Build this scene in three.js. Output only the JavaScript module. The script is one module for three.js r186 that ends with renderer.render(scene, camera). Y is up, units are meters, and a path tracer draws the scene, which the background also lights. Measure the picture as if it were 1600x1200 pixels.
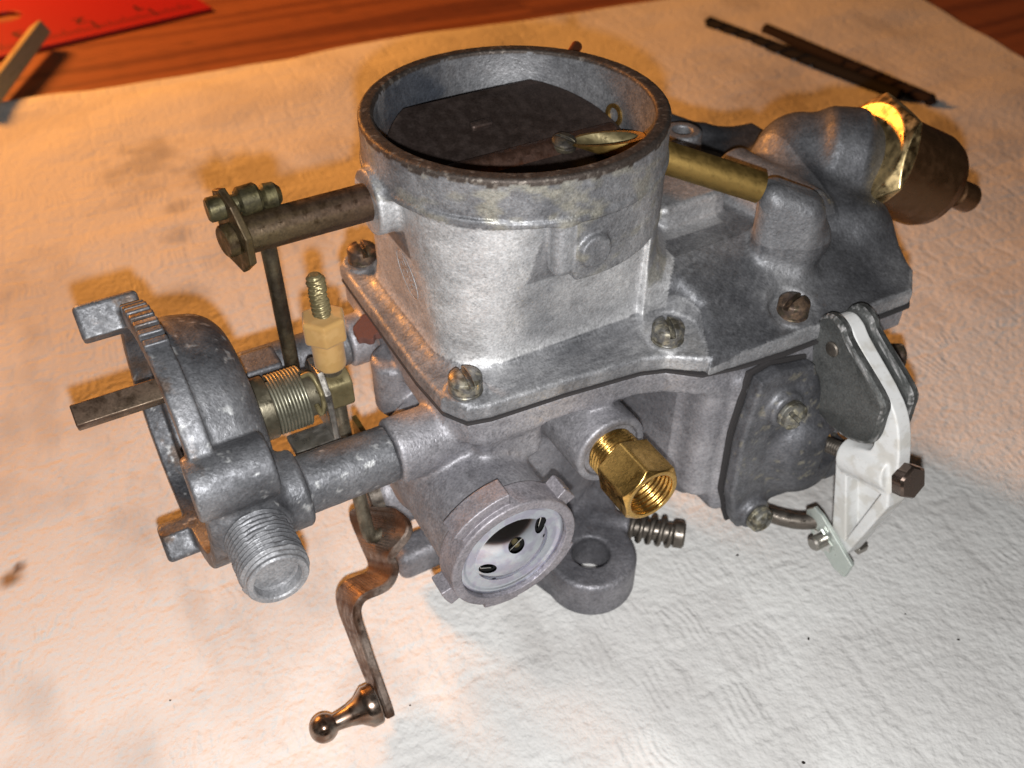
import * as THREE from 'three';
import { RoundedBoxGeometry } from 'three/addons/geometries/RoundedBoxGeometry.js';
import { mergeGeometries } from 'three/addons/utils/BufferGeometryUtils.js';
import { FontLoader } from 'three/addons/loaders/FontLoader.js';
import { TextGeometry } from 'three/addons/geometries/TextGeometry.js';

// ------------------------------------------------------------------ camera, light, exposure
const scene = new THREE.Scene();
scene.background = new THREE.Color().setRGB(0.020, 0.0155, 0.012);      // the dim room around the bench
const camera = new THREE.PerspectiveCamera(45.1, 4 / 3, 0.01, 20);
const PITCH = THREE.MathUtils.degToRad(41), YAW = THREE.MathUtils.degToRad(29.4);
const EYE = new THREE.Vector3(-0.0934, 0.2063, 0.1647);
const FWD = new THREE.Vector3(Math.sin(YAW) * Math.cos(PITCH), -Math.sin(PITCH), -Math.cos(YAW) * Math.cos(PITCH));
camera.position.copy(EYE);
camera.lookAt(EYE.clone().add(FWD));
camera.focus = 0.192;
camera.userData.fStop = 19;
const renderer = new THREE.WebGLRenderer({ antialias: true });
renderer.toneMapping = THREE.LinearToneMapping;
renderer.toneMappingExposure = 1;
renderer.shadowMap.enabled = true;
// the camera's own flash, a small cool light a centimetre under the lens
const flash = new THREE.PointLight(new THREE.Color().setRGB(0.99, 0.985, 0.975), 0.215, 0, 2);
flash.position.set(-0.0955, 0.1984, 0.1714);
flash.shadow.radius = 0.1; flash.castShadow = true; flash.shadow.camera.near = 0.01; flash.shadow.camera.far = 3;
scene.add(flash); flash.name = 'flash';
// the warm bench lamp behind and to the left
const lamp = new THREE.PointLight(new THREE.Color().setRGB(1.0, 0.37, 0.07), 2.6, 0, 2);
lamp.position.set(-0.30, 0.38, -0.80);
lamp.shadow.radius = 4.5; lamp.castShadow = true; lamp.shadow.camera.near = 0.01; lamp.shadow.camera.far = 5;
scene.add(lamp); lamp.name = 'lamp';

// ------------------------------------------------------------------ helpers
const V = (x, y, z) => new THREE.Vector3(x, y, z);
let seed = 7;
const rnd = () => { seed = (seed * 1664525 + 1013904223) >>> 0; return seed / 4294967296; };
const clamp = (x, a = 0, b = 1) => (x < a ? a : x > b ? b : x);
const sst = (a, b, x) => { const t = clamp((x - a) / (b - a)); return t * t * (3 - 2 * t); };
const lerp = (a, b, t) => a + (b - a) * t;
function hash(x, y, z) {
  let h = Math.imul(x, 374761393) ^ Math.imul(y, 668265263) ^ Math.imul(z, 2147483647 - 1640531527);
  h = Math.imul(h ^ (h >>> 13), 1274126177); h ^= h >>> 16;
  return (h >>> 0) / 4294967296;
}
function noise(x, y, z) {
  const i = Math.floor(x), j = Math.floor(y), k = Math.floor(z);
  let u = x - i, v = y - j, w = z - k;
  u = u * u * (3 - 2 * u); v = v * v * (3 - 2 * v); w = w * w * (3 - 2 * w);
  return lerp(lerp(lerp(hash(i, j, k), hash(i + 1, j, k), u), lerp(hash(i, j + 1, k), hash(i + 1, j + 1, k), u), v),
    lerp(lerp(hash(i, j, k + 1), hash(i + 1, j, k + 1), u), lerp(hash(i, j + 1, k + 1), hash(i + 1, j + 1, k + 1), u), v), w);
}
function fbm(x, y, z, o = 4) { let s = 0, a = 0.5, n = 0; for (let i = 0; i < o; i++) { s += a * noise(x, y, z); n += a; a *= 0.5; x = x * 2.03 + 17.3; y = y * 2.03 + 5.1; z = z * 2.03 + 9.7; } return s / n; }
const mix3 = (a, b, t) => [lerp(a[0], b[0], t), lerp(a[1], b[1], t), lerp(a[2], b[2], t)];

// signed distances, millimetres
const smin = (a, b, k) => { const h = Math.max(k - Math.abs(a - b), 0) / k; return Math.min(a, b) - h * h * k * 0.25; };
const smax = (a, b, k) => -smin(-a, -b, k);
const box2 = (x, y, hx, hy, r) => { const a = Math.abs(x) - hx + r, b = Math.abs(y) - hy + r; return Math.min(Math.max(a, b), 0) + Math.hypot(Math.max(a, 0), Math.max(b, 0)) - r; };
const box3 = (x, y, z, hx, hy, hz, r) => { const a = Math.abs(x) - hx + r, b = Math.abs(y) - hy + r, c = Math.abs(z) - hz + r; return Math.min(Math.max(a, b, c), 0) + Math.hypot(Math.max(a, 0), Math.max(b, 0), Math.max(c, 0)) - r; };
// box given by its corners
const bxc = (x, y, z, x0, x1, y0, y1, z0, z1, r) => box3(x - (x0 + x1) / 2, y - (y0 + y1) / 2, z - (z0 + z1) / 2, (x1 - x0) / 2, (y1 - y0) / 2, (z1 - z0) / 2, r);
const cylY = (x, y, z, cx, cz, y0, y1, r, e) => box2(Math.hypot(x - cx, z - cz), y - (y0 + y1) / 2, r, (y1 - y0) / 2, e);
const cylX = (x, y, z, cy, cz, x0, x1, r, e) => box2(Math.hypot(y - cy, z - cz), x - (x0 + x1) / 2, r, (x1 - x0) / 2, e);
const cylZ = (x, y, z, cx, cy, z0, z1, r, e) => box2(Math.hypot(x - cx, y - cy), z - (z0 + z1) / 2, r, (z1 - z0) / 2, e);
function cylAB(a, b, r, e) {
  const dx = b[0] - a[0], dy = b[1] - a[1], dz = b[2] - a[2], L = Math.hypot(dx, dy, dz), ux = dx / L, uy = dy / L, uz = dz / L;
  return (x, y, z) => { const px = x - a[0], py = y - a[1], pz = z - a[2], t = px * ux + py * uy + pz * uz; return box2(Math.hypot(px - ux * t, py - uy * t, pz - uz * t), t - L / 2, r, L / 2, e); };
}
function capAB(a, b, r, r2 = r) {
  const dx = b[0] - a[0], dy = b[1] - a[1], dz = b[2] - a[2], L2 = dx * dx + dy * dy + dz * dz;
  return (x, y, z) => { const px = x - a[0], py = y - a[1], pz = z - a[2], t = clamp((px * dx + py * dy + pz * dz) / L2); return Math.hypot(px - dx * t, py - dy * t, pz - dz * t) - lerp(r, r2, t); };
}
function poly2(pts) {
  const n = pts.length;
  return (x, y) => {
    let d = 1e9, s = 1;
    for (let i = 0, j = n - 1; i < n; j = i, i++) {
      const ex = pts[j][0] - pts[i][0], ey = pts[j][1] - pts[i][1], wx = x - pts[i][0], wy = y - pts[i][1], t = clamp((wx * ex + wy * ey) / (ex * ex + ey * ey)), bx = wx - ex * t, by = wy - ey * t;
      d = Math.min(d, bx * bx + by * by);
      const c1 = y >= pts[i][1], c2 = y < pts[j][1], c3 = ex * wy > ey * wx;
      if ((c1 && c2 && c3) || (!c1 && !c2 && !c3)) s = -s;
    }
    return s * Math.sqrt(d);
  };
}
// prism of a 2-D distance: flat distance d, height h from the middle, edge radius e
const prism = (d, h, half, e) => { const a = d + e, b = Math.abs(h) - half + e; return Math.min(Math.max(a, b), 0) + Math.hypot(Math.max(a, 0), Math.max(b, 0)) - e; };

// a surface out of a signed distance: block-wise sampling, surface nets, vertices pulled onto the surface
function surface(f, lo, hi, h) {
  const n = [0, 1, 2].map((i) => Math.ceil((hi[i] - lo[i]) / h) + 1), [nx, ny, nz] = n, g = new Float32Array(nx * ny * nz), B = 6, R = B * h * 0.87 * 1.35 + h;
  for (let bz = 0; bz < nz; bz += B) for (let by = 0; by < ny; by += B) for (let bx = 0; bx < nx; bx += B) {
    const x1 = Math.min(bx + B, nx), y1 = Math.min(by + B, ny), z1 = Math.min(bz + B, nz), c = f(lo[0] + (bx + B / 2) * h, lo[1] + (by + B / 2) * h, lo[2] + (bz + B / 2) * h), far = Math.abs(c) > R;
    for (let k = bz; k < z1; k++) for (let j = by; j < y1; j++) for (let i = bx, o = (k * ny + j) * nx + bx; i < x1; i++, o++) g[o] = far ? c : f(lo[0] + i * h, lo[1] + j * h, lo[2] + k * h);
  }
  const at = new Int32Array(nx * ny * nz).fill(-1), pos = [], idx = [], off = [0, 1, nx, nx + 1, nx * ny, nx * ny + 1, nx * ny + nx, nx * ny + nx + 1];
  const E = [[0, 1], [2, 3], [4, 5], [6, 7], [0, 2], [1, 3], [4, 6], [5, 7], [0, 4], [1, 5], [2, 6], [3, 7]];
  for (let k = 0; k < nz - 1; k++) for (let j = 0; j < ny - 1; j++) for (let i = 0; i < nx - 1; i++) {
    const o = (k * ny + j) * nx + i; let m = 0;
    for (let c = 0; c < 8; c++) if (g[o + off[c]] < 0) m |= 1 << c;
    if (m === 0 || m === 255) continue;
    let sx = 0, sy = 0, sz = 0, q = 0;
    for (const [a, b] of E) { if (((m >> a) & 1) === ((m >> b) & 1)) continue; const va = g[o + off[a]], vb = g[o + off[b]], t = va / (va - vb); sx += (a & 1) + ((b & 1) - (a & 1)) * t; sy += ((a >> 1) & 1) + (((b >> 1) & 1) - ((a >> 1) & 1)) * t; sz += (a >> 2) + ((b >> 2) - (a >> 2)) * t; q++; }
    at[o] = pos.length / 3; pos.push(lo[0] + (i + sx / q) * h, lo[1] + (j + sy / q) * h, lo[2] + (k + sz / q) * h);
  }
  for (let k = 1; k < nz - 1; k++) for (let j = 1; j < ny - 1; j++) for (let i = 1; i < nx - 1; i++) {
    const o = (k * ny + j) * nx + i, s = g[o] < 0;
    const quad = (a, b, c, d, flip) => { const A = at[a], Bv = at[b], C = at[c], D = at[d]; if (A < 0 || Bv < 0 || C < 0 || D < 0) return; if (flip) idx.push(A, C, Bv, A, D, C); else idx.push(A, Bv, C, A, C, D); };
    if (s !== g[o + 1] < 0) quad(o - nx - nx * ny, o - nx * ny, o, o - nx, !s);
    if (s !== g[o + nx] < 0) quad(o - 1 - nx * ny, o - 1, o, o - nx * ny, !s);
    if (s !== g[o + nx * ny] < 0) quad(o - 1 - nx, o - nx, o, o - 1, !s);
  }
  const N = pos.length / 3, nor = new Float32Array(N * 3), e = 0.12;
  for (let v = 0; v < N; v++) {
    let x = pos[v * 3], y = pos[v * 3 + 1], z = pos[v * 3 + 2], a, b, c, l;
    for (let it = 0; it < 2; it++) {
      const d = f(x, y, z); a = f(x + e, y, z) - f(x - e, y, z); b = f(x, y + e, z) - f(x, y - e, z); c = f(x, y, z + e) - f(x, y, z - e); l = Math.hypot(a, b, c) || 1; a /= l; b /= l; c /= l;
      if (it === 0) { const s = clamp(d, -0.4 * h, 0.4 * h); x -= a * s; y -= b * s; z -= c * s; }
    }
    pos[v * 3] = x; pos[v * 3 + 1] = y; pos[v * 3 + 2] = z; nor[v * 3] = a; nor[v * 3 + 1] = b; nor[v * 3 + 2] = c;
  }
  return { pos: Float32Array.from(pos), nor, idx };
}
const TILE = 16;      // millimetres that one tile of the grain textures covers
// geometry with box-projected uv (the grain textures) and, if asked, a colour per vertex
function dress({ pos, nor, idx }, colour) {
  const N = pos.length / 3, map = [new Int32Array(N).fill(-1), new Int32Array(N).fill(-1), new Int32Array(N).fill(-1)], P = [], Q = [], U = [], C = [], I = new Uint32Array(idx.length), tint = colour && new Float32Array(N * 3);
  if (colour) for (let v = 0; v < N; v++) tint.set(colour(pos[v * 3], pos[v * 3 + 1], pos[v * 3 + 2], nor[v * 3], nor[v * 3 + 1], nor[v * 3 + 2]), v * 3);
  for (let t = 0; t < idx.length; t += 3) {
    let a = 0, b = 0, c = 0; for (let q = 0; q < 3; q++) { a += nor[idx[t + q] * 3]; b += nor[idx[t + q] * 3 + 1]; c += nor[idx[t + q] * 3 + 2]; }
    a = Math.abs(a); b = Math.abs(b); c = Math.abs(c); const ax = a > b && a > c ? 0 : b > c ? 1 : 2;
    for (let q = 0; q < 3; q++) {
      const v = idx[t + q]; let w = map[ax][v];
      if (w < 0) { w = map[ax][v] = P.length / 3; const x = pos[v * 3], y = pos[v * 3 + 1], z = pos[v * 3 + 2]; P.push(x * 0.001, y * 0.001, z * 0.001); Q.push(nor[v * 3], nor[v * 3 + 1], nor[v * 3 + 2]); U.push((ax === 0 ? z : x) / TILE, (ax === 1 ? z : y) / TILE); if (tint) C.push(tint[v * 3], tint[v * 3 + 1], tint[v * 3 + 2]); }
      I[t + q] = w;
    }
  }
  const g = new THREE.BufferGeometry();
  g.setAttribute('position', new THREE.Float32BufferAttribute(P, 3)); g.setAttribute('normal', new THREE.Float32BufferAttribute(Q, 3)); g.setAttribute('uv', new THREE.Float32BufferAttribute(U, 2));
  if (tint) g.setAttribute('color', new THREE.Float32BufferAttribute(C, 3));
  g.setIndex(new THREE.BufferAttribute(I, 1));
  return g;
}
const carved = (f, lo, hi, h, colour) => dress(surface(f, lo, hi, h), colour);
// plain three.js geometry written in millimetres
function mm(g, colour) {
  g = g.index ? g : g;
  if (!g.attributes.normal) g.computeVertexNormals();
  const n = g.attributes.position.count, idx = g.index ? Array.from(g.index.array) : Array.from({ length: n }, (_, i) => i);
  return dress({ pos: Float32Array.from(g.attributes.position.array), nor: Float32Array.from(g.attributes.normal.array), idx }, colour);
}
// turns something built along +Y from the origin so that it runs from a towards d (roll about its own axis)
function along(g, a, d, roll = 0) {
  const q = new THREE.Quaternion().setFromUnitVectors(V(0, 1, 0), V(...d).normalize());
  g.rotateY(roll); g.applyQuaternion(q); g.translate(...a); return g;
}
const lathe = (pts, a, d, seg = 48, roll = 0) => along(new THREE.LatheGeometry(pts.map((p) => new THREE.Vector2(p[0], p[1])), seg), a, d, roll);
// a turned profile with hard edges: every segment keeps its own normals
function turned(pts, a, d, seg = 48) {
  const gs = []; for (let i = 0; i + 1 < pts.length; i++) gs.push(new THREE.LatheGeometry([new THREE.Vector2(...pts[i]), new THREE.Vector2(...pts[i + 1])], seg));
  return along(mergeGeometries(gs), a, d);
}
const rod = (a, b, r, ch = 0.25, seg = 28) => { const L = Math.hypot(b[0] - a[0], b[1] - a[1], b[2] - a[2]); return turned([[0, 0], [r - ch, 0], [r, ch], [r, L - ch], [r - ch, L], [0, L]], a, [b[0] - a[0], b[1] - a[1], b[2] - a[2]], seg); };
function thread(r, depth, pitch, y0, y1) { const p = []; for (let y = y0; y < y1 - pitch * 0.9; y += pitch) p.push([r - depth, y], [r, y + pitch * 0.35], [r, y + pitch * 0.55], [r - depth, y + pitch * 0.9]); return p; }
// a real screw thread: a grid whose radius follows a helix, with a few worn crests
function helix(r, depth, pitch, len, a, d, seg = 56) {
  const rows = Math.ceil(len / pitch * 8), P = [], I = [];
  for (let j = 0; j <= rows; j++) for (let i = 0; i <= seg; i++) { const t = i / seg, y = j / rows * len, f = ((y / pitch - t) % 1 + 1) % 1, e = Math.min(1, y / (pitch * 0.8), (len - y) / (pitch * 0.8)), nick = 1 - 0.45 * sst(0.62, 0.75, noise(Math.cos(t * 6.283) * 3 + 9, y * 0.6, Math.sin(t * 6.283) * 3)), w = r - depth + depth * e * nick * Math.min(1, 2.3 * (f < 0.5 ? f : 1 - f)); P.push(w * Math.cos(t * 2 * Math.PI), y, -w * Math.sin(t * 2 * Math.PI)); }
  for (let j = 0; j < rows; j++) for (let i = 0; i < seg; i++) { const o = j * (seg + 1) + i; I.push(o, o + 1, o + seg + 1, o + 1, o + seg + 2, o + seg + 1); }
  const g = new THREE.BufferGeometry(); g.setAttribute('position', new THREE.Float32BufferAttribute(P, 3)); g.setIndex(I); g.computeVertexNormals(); return along(g, a, d);
}
function tube(pts, r, seg = 40, rs = 16) { return new THREE.TubeGeometry(new THREE.CatmullRomCurve3(pts.map((p) => V(...p))), seg, r, rs); }
function prismXY(pts, depth, bevel = 0.3, holes = []) {
  const s = new THREE.Shape(pts.map((p) => new THREE.Vector2(...p)));
  for (const [hx, hy, hr] of holes) s.holes.push(new THREE.Path().absarc(hx, hy, hr, 0, Math.PI * 2, true));
  const g = new THREE.ExtrudeGeometry(s, { depth: depth - 2 * bevel, bevelEnabled: true, bevelThickness: bevel, bevelSize: bevel, bevelOffset: -bevel, bevelSegments: 2, curveSegments: 20 });
  g.translate(0, 0, bevel); return g;
}

const rounded = (pts, k = 6) => { const c = new THREE.CatmullRomCurve3(pts.map((p) => V(p[0], p[1], 0)), true, 'centripetal'); return c.getPoints(pts.length * k).slice(0, -1).map((p) => [p.x, p.y]); };
const used = {};
const numbered = (name) => { const k = used[name] = (used[name] ?? -1) + 1; return k ? `${name}_${String(k).padStart(3, '0')}` : name; };
function part(parent, name, geometry, material, label) {
  const m = new THREE.Mesh(geometry, material); m.name = numbered(name); m.castShadow = m.receiveShadow = true; if (label) m.userData.label = label; parent.add(m); return m;
}
function thing(name, label, category, group) { const o = new THREE.Group(); o.name = numbered(name); o.userData = { label, category }; if (group) o.userData.group = group; scene.add(o); return o; }
function single(name, geometry, material, data) { const m = new THREE.Mesh(geometry, material); m.name = numbered(name); m.castShadow = m.receiveShadow = true; m.userData = data; scene.add(m); return m; }

// ------------------------------------------------------------------ textures and materials
function field(n, fn, channels = 4) {      // float texture, fn gives 0..1
  const d = new Float32Array(n * n * 4);
  for (let y = 0; y < n; y++) for (let x = 0; x < n; x++) { const v = fn(x, y), o = (y * n + x) * 4; if (typeof v === 'number') d[o] = d[o + 1] = d[o + 2] = v; else { d[o] = v[0]; d[o + 1] = v[1]; d[o + 2] = v[2]; } d[o + 3] = 1; }
  const t = new THREE.DataTexture(d, n, n, THREE.RGBAFormat, THREE.FloatType); t.wrapS = t.wrapT = THREE.RepeatWrapping; t.magFilter = THREE.LinearFilter; t.needsUpdate = true; return t;
}
// tileable noise
function tnoise(x, y, per, s) { const i = Math.floor(x), j = Math.floor(y); let u = x - i, v = y - j; u = u * u * (3 - 2 * u); v = v * v * (3 - 2 * v); const w = (q) => ((q % per) + per) % per; return lerp(lerp(hash(w(i), w(j), s), hash(w(i + 1), w(j), s), u), lerp(hash(w(i), w(j + 1), s), hash(w(i + 1), w(j + 1), s), u), v); }
function tfbm(u, v, per, o, s) { let r = 0, a = 0.5, n = 0; for (let i = 0; i < o; i++) { r += a * tnoise(u * per, v * per, per, s + i); n += a; a *= 0.55; per *= 2; } return r / n; }
const castGrain = field(512, (x, y) => { const u = x / 512, v = y / 512; return 0.55 * tfbm(u, v, 40, 3, 3) + 0.3 * tfbm(u, v, 10, 3, 9) + 0.15 * sst(0.62, 0.72, tfbm(u, v, 24, 2, 31)); });
const castRough = field(512, (x, y) => { const u = x / 512, v = y / 512; return clamp(0.58 + 0.5 * (tfbm(u, v, 14, 5, 41) - 0.5)); });
const steelGrain = field(512, (x, y) => { const u = x / 512, v = y / 512; return 0.5 * tfbm(u, v, 48, 3, 5) + 0.5 * tfbm(u, v, 8, 3, 12); });
const steelRough = field(512, (x, y) => { const u = x / 512, v = y / 512; return clamp(0.56 + 1.1 * (tfbm(u, v, 9, 5, 61) - 0.5)); });
const castTint = field(512, (x, y) => { const u = x / 512, v = y / 512, g = tfbm(u, v, 44, 3, 103), b = tfbm(u, v, 9, 4, 120), pit = sst(0.68, 0.76, tfbm(u, v, 34, 3, 140)); const k = clamp((0.80 + 0.55 * (g - 0.5) + 0.26 * (b - 0.5)) * (1 - 0.2 * pit)); return k; });
const M = {};
const metal = (name, color, rough, metalness, bump, o = {}) => M[name] = new THREE.MeshPhysicalMaterial({ name, color: new THREE.Color().setRGB(...color), roughness: rough, metalness, bumpMap: o.cast ? castGrain : steelGrain, bumpScale: bump, roughnessMap: o.cast ? castRough : steelRough, ...o.more });
metal('cast', [1.45, 1.43, 1.40], 1.0, 0.6, 0.00011, { cast: true, more: { vertexColors: true, map: castTint } });
metal('steelTinted', [1.15, 1.15, 1.15], 0.9, 0.65, 0.00004, { more: { vertexColors: true, map: castTint } });
metal('steel', [0.34, 0.32, 0.29], 0.7, 0.9, 0.00003);
metal('darkSteel', [0.16, 0.14, 0.12], 0.75, 0.85, 0.00004);
metal('brass', [0.70, 0.43, 0.13], 0.46, 0.95, 0.00003, { more: { map: castTint } });
metal('dullBrass', [0.23, 0.15, 0.045], 0.95, 0.9, 0.00002, { more: { roughnessMap: castRough } });
metal('brownMetal', [0.13, 0.066, 0.03], 0.7, 0.8, 0.00003);
metal('oldBrass', [0.20, 0.165, 0.085], 0.9, 0.65, 0.00005);
metal('drum', [0.13, 0.115, 0.08], 0.8, 0.7, 0.00004);
metal('greenSteel', [0.235, 0.225, 0.17], 0.8, 0.75, 0.00003);
metal('zincPlate', [0.62, 0.68, 0.72], 0.42, 0.95, 0.00001, { more: { iridescence: 0.5, iridescenceIOR: 1.6, iridescenceThicknessRange: [100, 320] } });
metal('palePlate', [0.55, 0.60, 0.56], 0.8, 0.6, 0.00002);
metal('chrome', [0.75, 0.75, 0.72], 0.3, 1, 0.00001);
M.purple = new THREE.MeshPhysicalMaterial({ name: 'purple', color: new THREE.Color().setRGB(0.30, 0.26, 0.42), roughness: 0.28, metalness: 1 });
M.black = new THREE.MeshStandardMaterial({ name: 'black', color: 0x050505, roughness: 0.9 });
M.white = new THREE.MeshPhysicalMaterial({ name: 'white', color: new THREE.Color().setRGB(1, 1, 1), vertexColors: true, roughness: 0.8, roughnessMap: steelRough, bumpMap: steelGrain, bumpScale: 0.00002 });
M.amber = new THREE.MeshPhysicalMaterial({ name: 'amber', color: new THREE.Color().setRGB(0.55, 0.33, 0.10), roughness: 0.92, bumpMap: steelGrain, bumpScale: 0.00003, transmission: 0.4, thickness: 0, clearcoat: 0.4, clearcoatRoughness: 0.25 });
M.gasket = new THREE.MeshStandardMaterial({ name: 'gasket', color: new THREE.Color().setRGB(0.03, 0.027, 0.028), roughness: 0.95, bumpMap: castGrain, bumpScale: 0.0001 });
M.redGasket = new THREE.MeshStandardMaterial({ name: 'redGasket', color: new THREE.Color().setRGB(0.11, 0.045, 0.035), roughness: 1, bumpMap: castGrain, bumpScale: 0.0003 });

// zinc casting: grey metal under dark stains, white bloom and grit, each with an edge of its own
const BROWN = [0.085, 0.058, 0.042], YELLOW = [0.36, 0.34, 0.25];
const grit = (x, y, z) => fbm(x * 1.9, y * 1.9, z * 1.9, 3);
const RAMP = [[0.045, 0.047, 0.054], [0.120, 0.124, 0.136], [0.245, 0.25, 0.266], [0.42, 0.426, 0.442], [0.70, 0.706, 0.72]];
const ramp = (v) => { const t = clamp(v) * 3.999, i = Math.floor(t); return mix3(RAMP[i], RAMP[i + 1], t - i); };
function zinc(x, y, z, v, amp, brown) {      // v: how pale, from white bloom and painted brightness, 0 dark .. 1 white
  const a = fbm(x * 0.055 + 3, y * 0.055, z * 0.055, 3) - 0.5, b = fbm(x * 0.21 + 40, y * 0.21 + 8, z * 0.21, 4) - 0.5, g = grit(x, y, z) - 0.5;
  let c = ramp(v + amp * (1.2 * a + 0.45 * b + 0.42 * g));
  c = mix3(c, BROWN, sst(0.74 - 0.5 * brown, 0.90 - 0.5 * brown, fbm(x * 0.22 + 9, y * 0.22 + 70, z * 0.22, 4) * 0.7 + (g + 0.5) * 0.3) * 0.8);
  return c;
}

// ================================================================== CARBURETOR (all shapes in millimetres; ring axis is x = z = 0, cloth at y = 0)
const carb = thing('carburetor', 'grey cast zinc carburetor with round air horn lying on the white cloth', 'carburetor');

// outline of the cover flange seen from above
const FLANGE = [[-34.6, -29], [-35, -1], [-35.2, 17.5], [-34.4, 29.5], [-31.2, 35], [-26, 36.3], [-8.7, 37.4], [10.6, 39.6], [16.3, 41.6], [22.5, 46.3], [31.8, 48.3], [44, 49.7], [84, 50.4], [91, 44], [95, 24], [90, -26], [40, -34], [-28, -34]];
const flange2 = poly2(FLANGE);
const DECK = [[21, 18], [21.5, 27], [27, 29.4], [29.2, 35.3], [22.8, 48.2], [45, 49.5], [83, 50.2], [90.5, 44], [95, 28], [92, -22], [42, -26]];
const deck2 = poly2(DECK);
// --- upper casting
const hornParts = (() => {
  const tubeBoss = [0.66, -0.09, 0.745];
  const ridge = cylAB([63.5, 88, 1], [67, 87, 28], 8.2, 1.4), bump = capAB([61, 90.5, 30.5], [63, 86, 32], 6), bump2 = capAB([76, 84, 15], [85, 80, 27], 10, 8.5);
  const tb = (x, y, z) => { const s = (x - 50.6) * 0.80 + (z - 26) * 0.60, q = -(x - 50.6) * 0.60 + (z - 26) * 0.80; return box3(s - 8.4, y - 88.8 + 0.30 * s, q + 0.6, 7.8, 14, 5.4, 4.2); };
  const dome = capAB([84.5, 89.5, 5], [94, 91, 13.5], 12.0, 11.0), domeOut = cylAB([88, 93, 10], [95.4, 92.8, 15.4], 10.8, 1.5);
  const lug = capAB([-0.4, 103.6, 27], [-0.4, 103.6, 34.7], 3.7), block = (x, y, z) => bxc(x, y, z, -9, -4.0, 98.2, 112, 20, 33.4, 2.2);
  const arm = capAB([74, 86, -22], [94, 80, -14], 4.2), arm2 = capAB([50, 98, -28], [74, 86, -22], 3, 3.8);
  const tubeHole = cylAB([19.8, 111.4, 6.4], [50.8, 100.1, 26], 3.75, 0.1);
  return (x, y, z) => {
    const r = Math.hypot(x, z);
    let d = 1e9;
    if (r < 48) {
            // collar, its skirt on the right front, and the plain wall further round
      let ring = box2(r, y - 116.1, 33.6, 5.4, 0.9);
      const lip = box2(r - 33.2, y - 111.6, 0.9, 0.7, 0.5); ring = smin(ring, lip, 0.6);
      const skirt = smax(smax(box2(r, y - 105, 33.5, 8.2, 0.6), -(x + 4.4), 0.8), -z, 1);
      const wall = smax(box2(r, y - 93, 33.4, 20, 0.6), 19 - x, 0.8);
      ring = Math.min(ring, smin(skirt, wall, 0.5));
      const t = (y - 74) / 37, x0 = -28.7 - 2.4 * t, x1 = 25 + 4 * t, z0 = -26 - 4 * t, z1 = 26 + 4.0 * t;
      let body = smax(box2(x - (x0 + x1) / 2, z - (z0 + z1) / 2, (x1 - x0) / 2, (z1 - z0) / 2, 11 + 11 * clamp(t)), Math.abs(y - 92.5) - 20, 0.5);
      d = smin(ring, body, 0.7);
      d = smin(d, block(x, y, z), 1.5);
      d = smin(d, smax(lug(x, y, z), z - 35.0, 0.8), 1.2);
      d = smin(d, cylX(x, y, z, 107.4, 0, -35.6, -26, 7.2, 0.8), 1.6);
    }
    const fl = prism(flange2(x, z) - 0.2, y - 72.6, 2.3, 1.3);
    let low = fl;
    // deck of the bowl: a lid that rises from the front edge to the back
    if (x > 12) {
      const top = Math.min(74.4 + (48.5 - z) * 0.46, 86.2 + (20 - z) * 0.05);
      const lid = smax(smax(deck2(x, z) + 0.1, (y - top) * 0.91, 3.4), 70.4 - y, 0.4);
      let pocket = cylY(x, y, z, 50.5, 44, 76.2, 100, 5.6, 0.6);
      low = smin(low, lid, 1.2);
      low = smax(low, -pocket, 1.6);
      low = smin(low, cylY(x, y, z, 50.5, 44, 71, 75.6, 5, 0.5), 1.0);
      low = smin(low, tb(x, y, z), 3);
      low = smin(low, ridge(x, y, z), 2.2);
      low = smin(low, bump(x, y, z), 1.6);
      low = smin(low, bump2(x, y, z), 5);
      low = smin(low, bxc(x, y, z, 34, 53.5, 74, 92.5, -12, 13.2, 1.8), 1.5);
      low = smin(low, dome(x, y, z), 5);
      low = smin(low, domeOut(x, y, z), 5);
      low = smin(low, cylY(x, y, z, 57, -11, 74, 97.5, 5.3, 1), 1.5);
      low = smin(low, cylY(x, y, z, 60, -3.5, 74, 92, 5.2, 1.2), 1.5);
      low = smin(low, arm(x, y, z), 2); low = smin(low, arm2(x, y, z), 2);
      low = smax(low, -cylY(x, y, z, 57, -11, 88, 110, 2.5, 0.2), 0.6);
    }
    low = smin(low, cylY(x, y, z, -28.9, 30, 71, 75.3, 4.6, 0.5), 0.6);
    low = smin(low, cylY(x, y, z, -29.0, -27, 71, 75.6, 5.2, 0.7), 0.8);
    low = smin(low, cylY(x, y, z, 19.3, 37, 71, 75.3, 4.6, 0.5), 0.6);
    d = r < 48 ? smin(d, low, 5) : low;
    d = smax(d, 70.4 - y, 0.5);
    if (r < 40) { d = smax(d, -box2(r, y - 131, 29.6 + 0.6 * sst(112, 121, y), 31, 0.5), 0.9); d = smax(d, -box2(r, y - 90, 21, 40, 0.5), 0.9); d = smax(d, -smax(tubeHole(x, y, z), -8 + (33 - r) * 0, 0.2), 0.1); }
    return d + 0.05 * (noise(x * 0.35, y * 0.35, z * 0.35) - 0.5) + 0.03 * (noise(x * 1.4, y * 1.4, z * 1.4) - 0.5);
  };
})();
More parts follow.
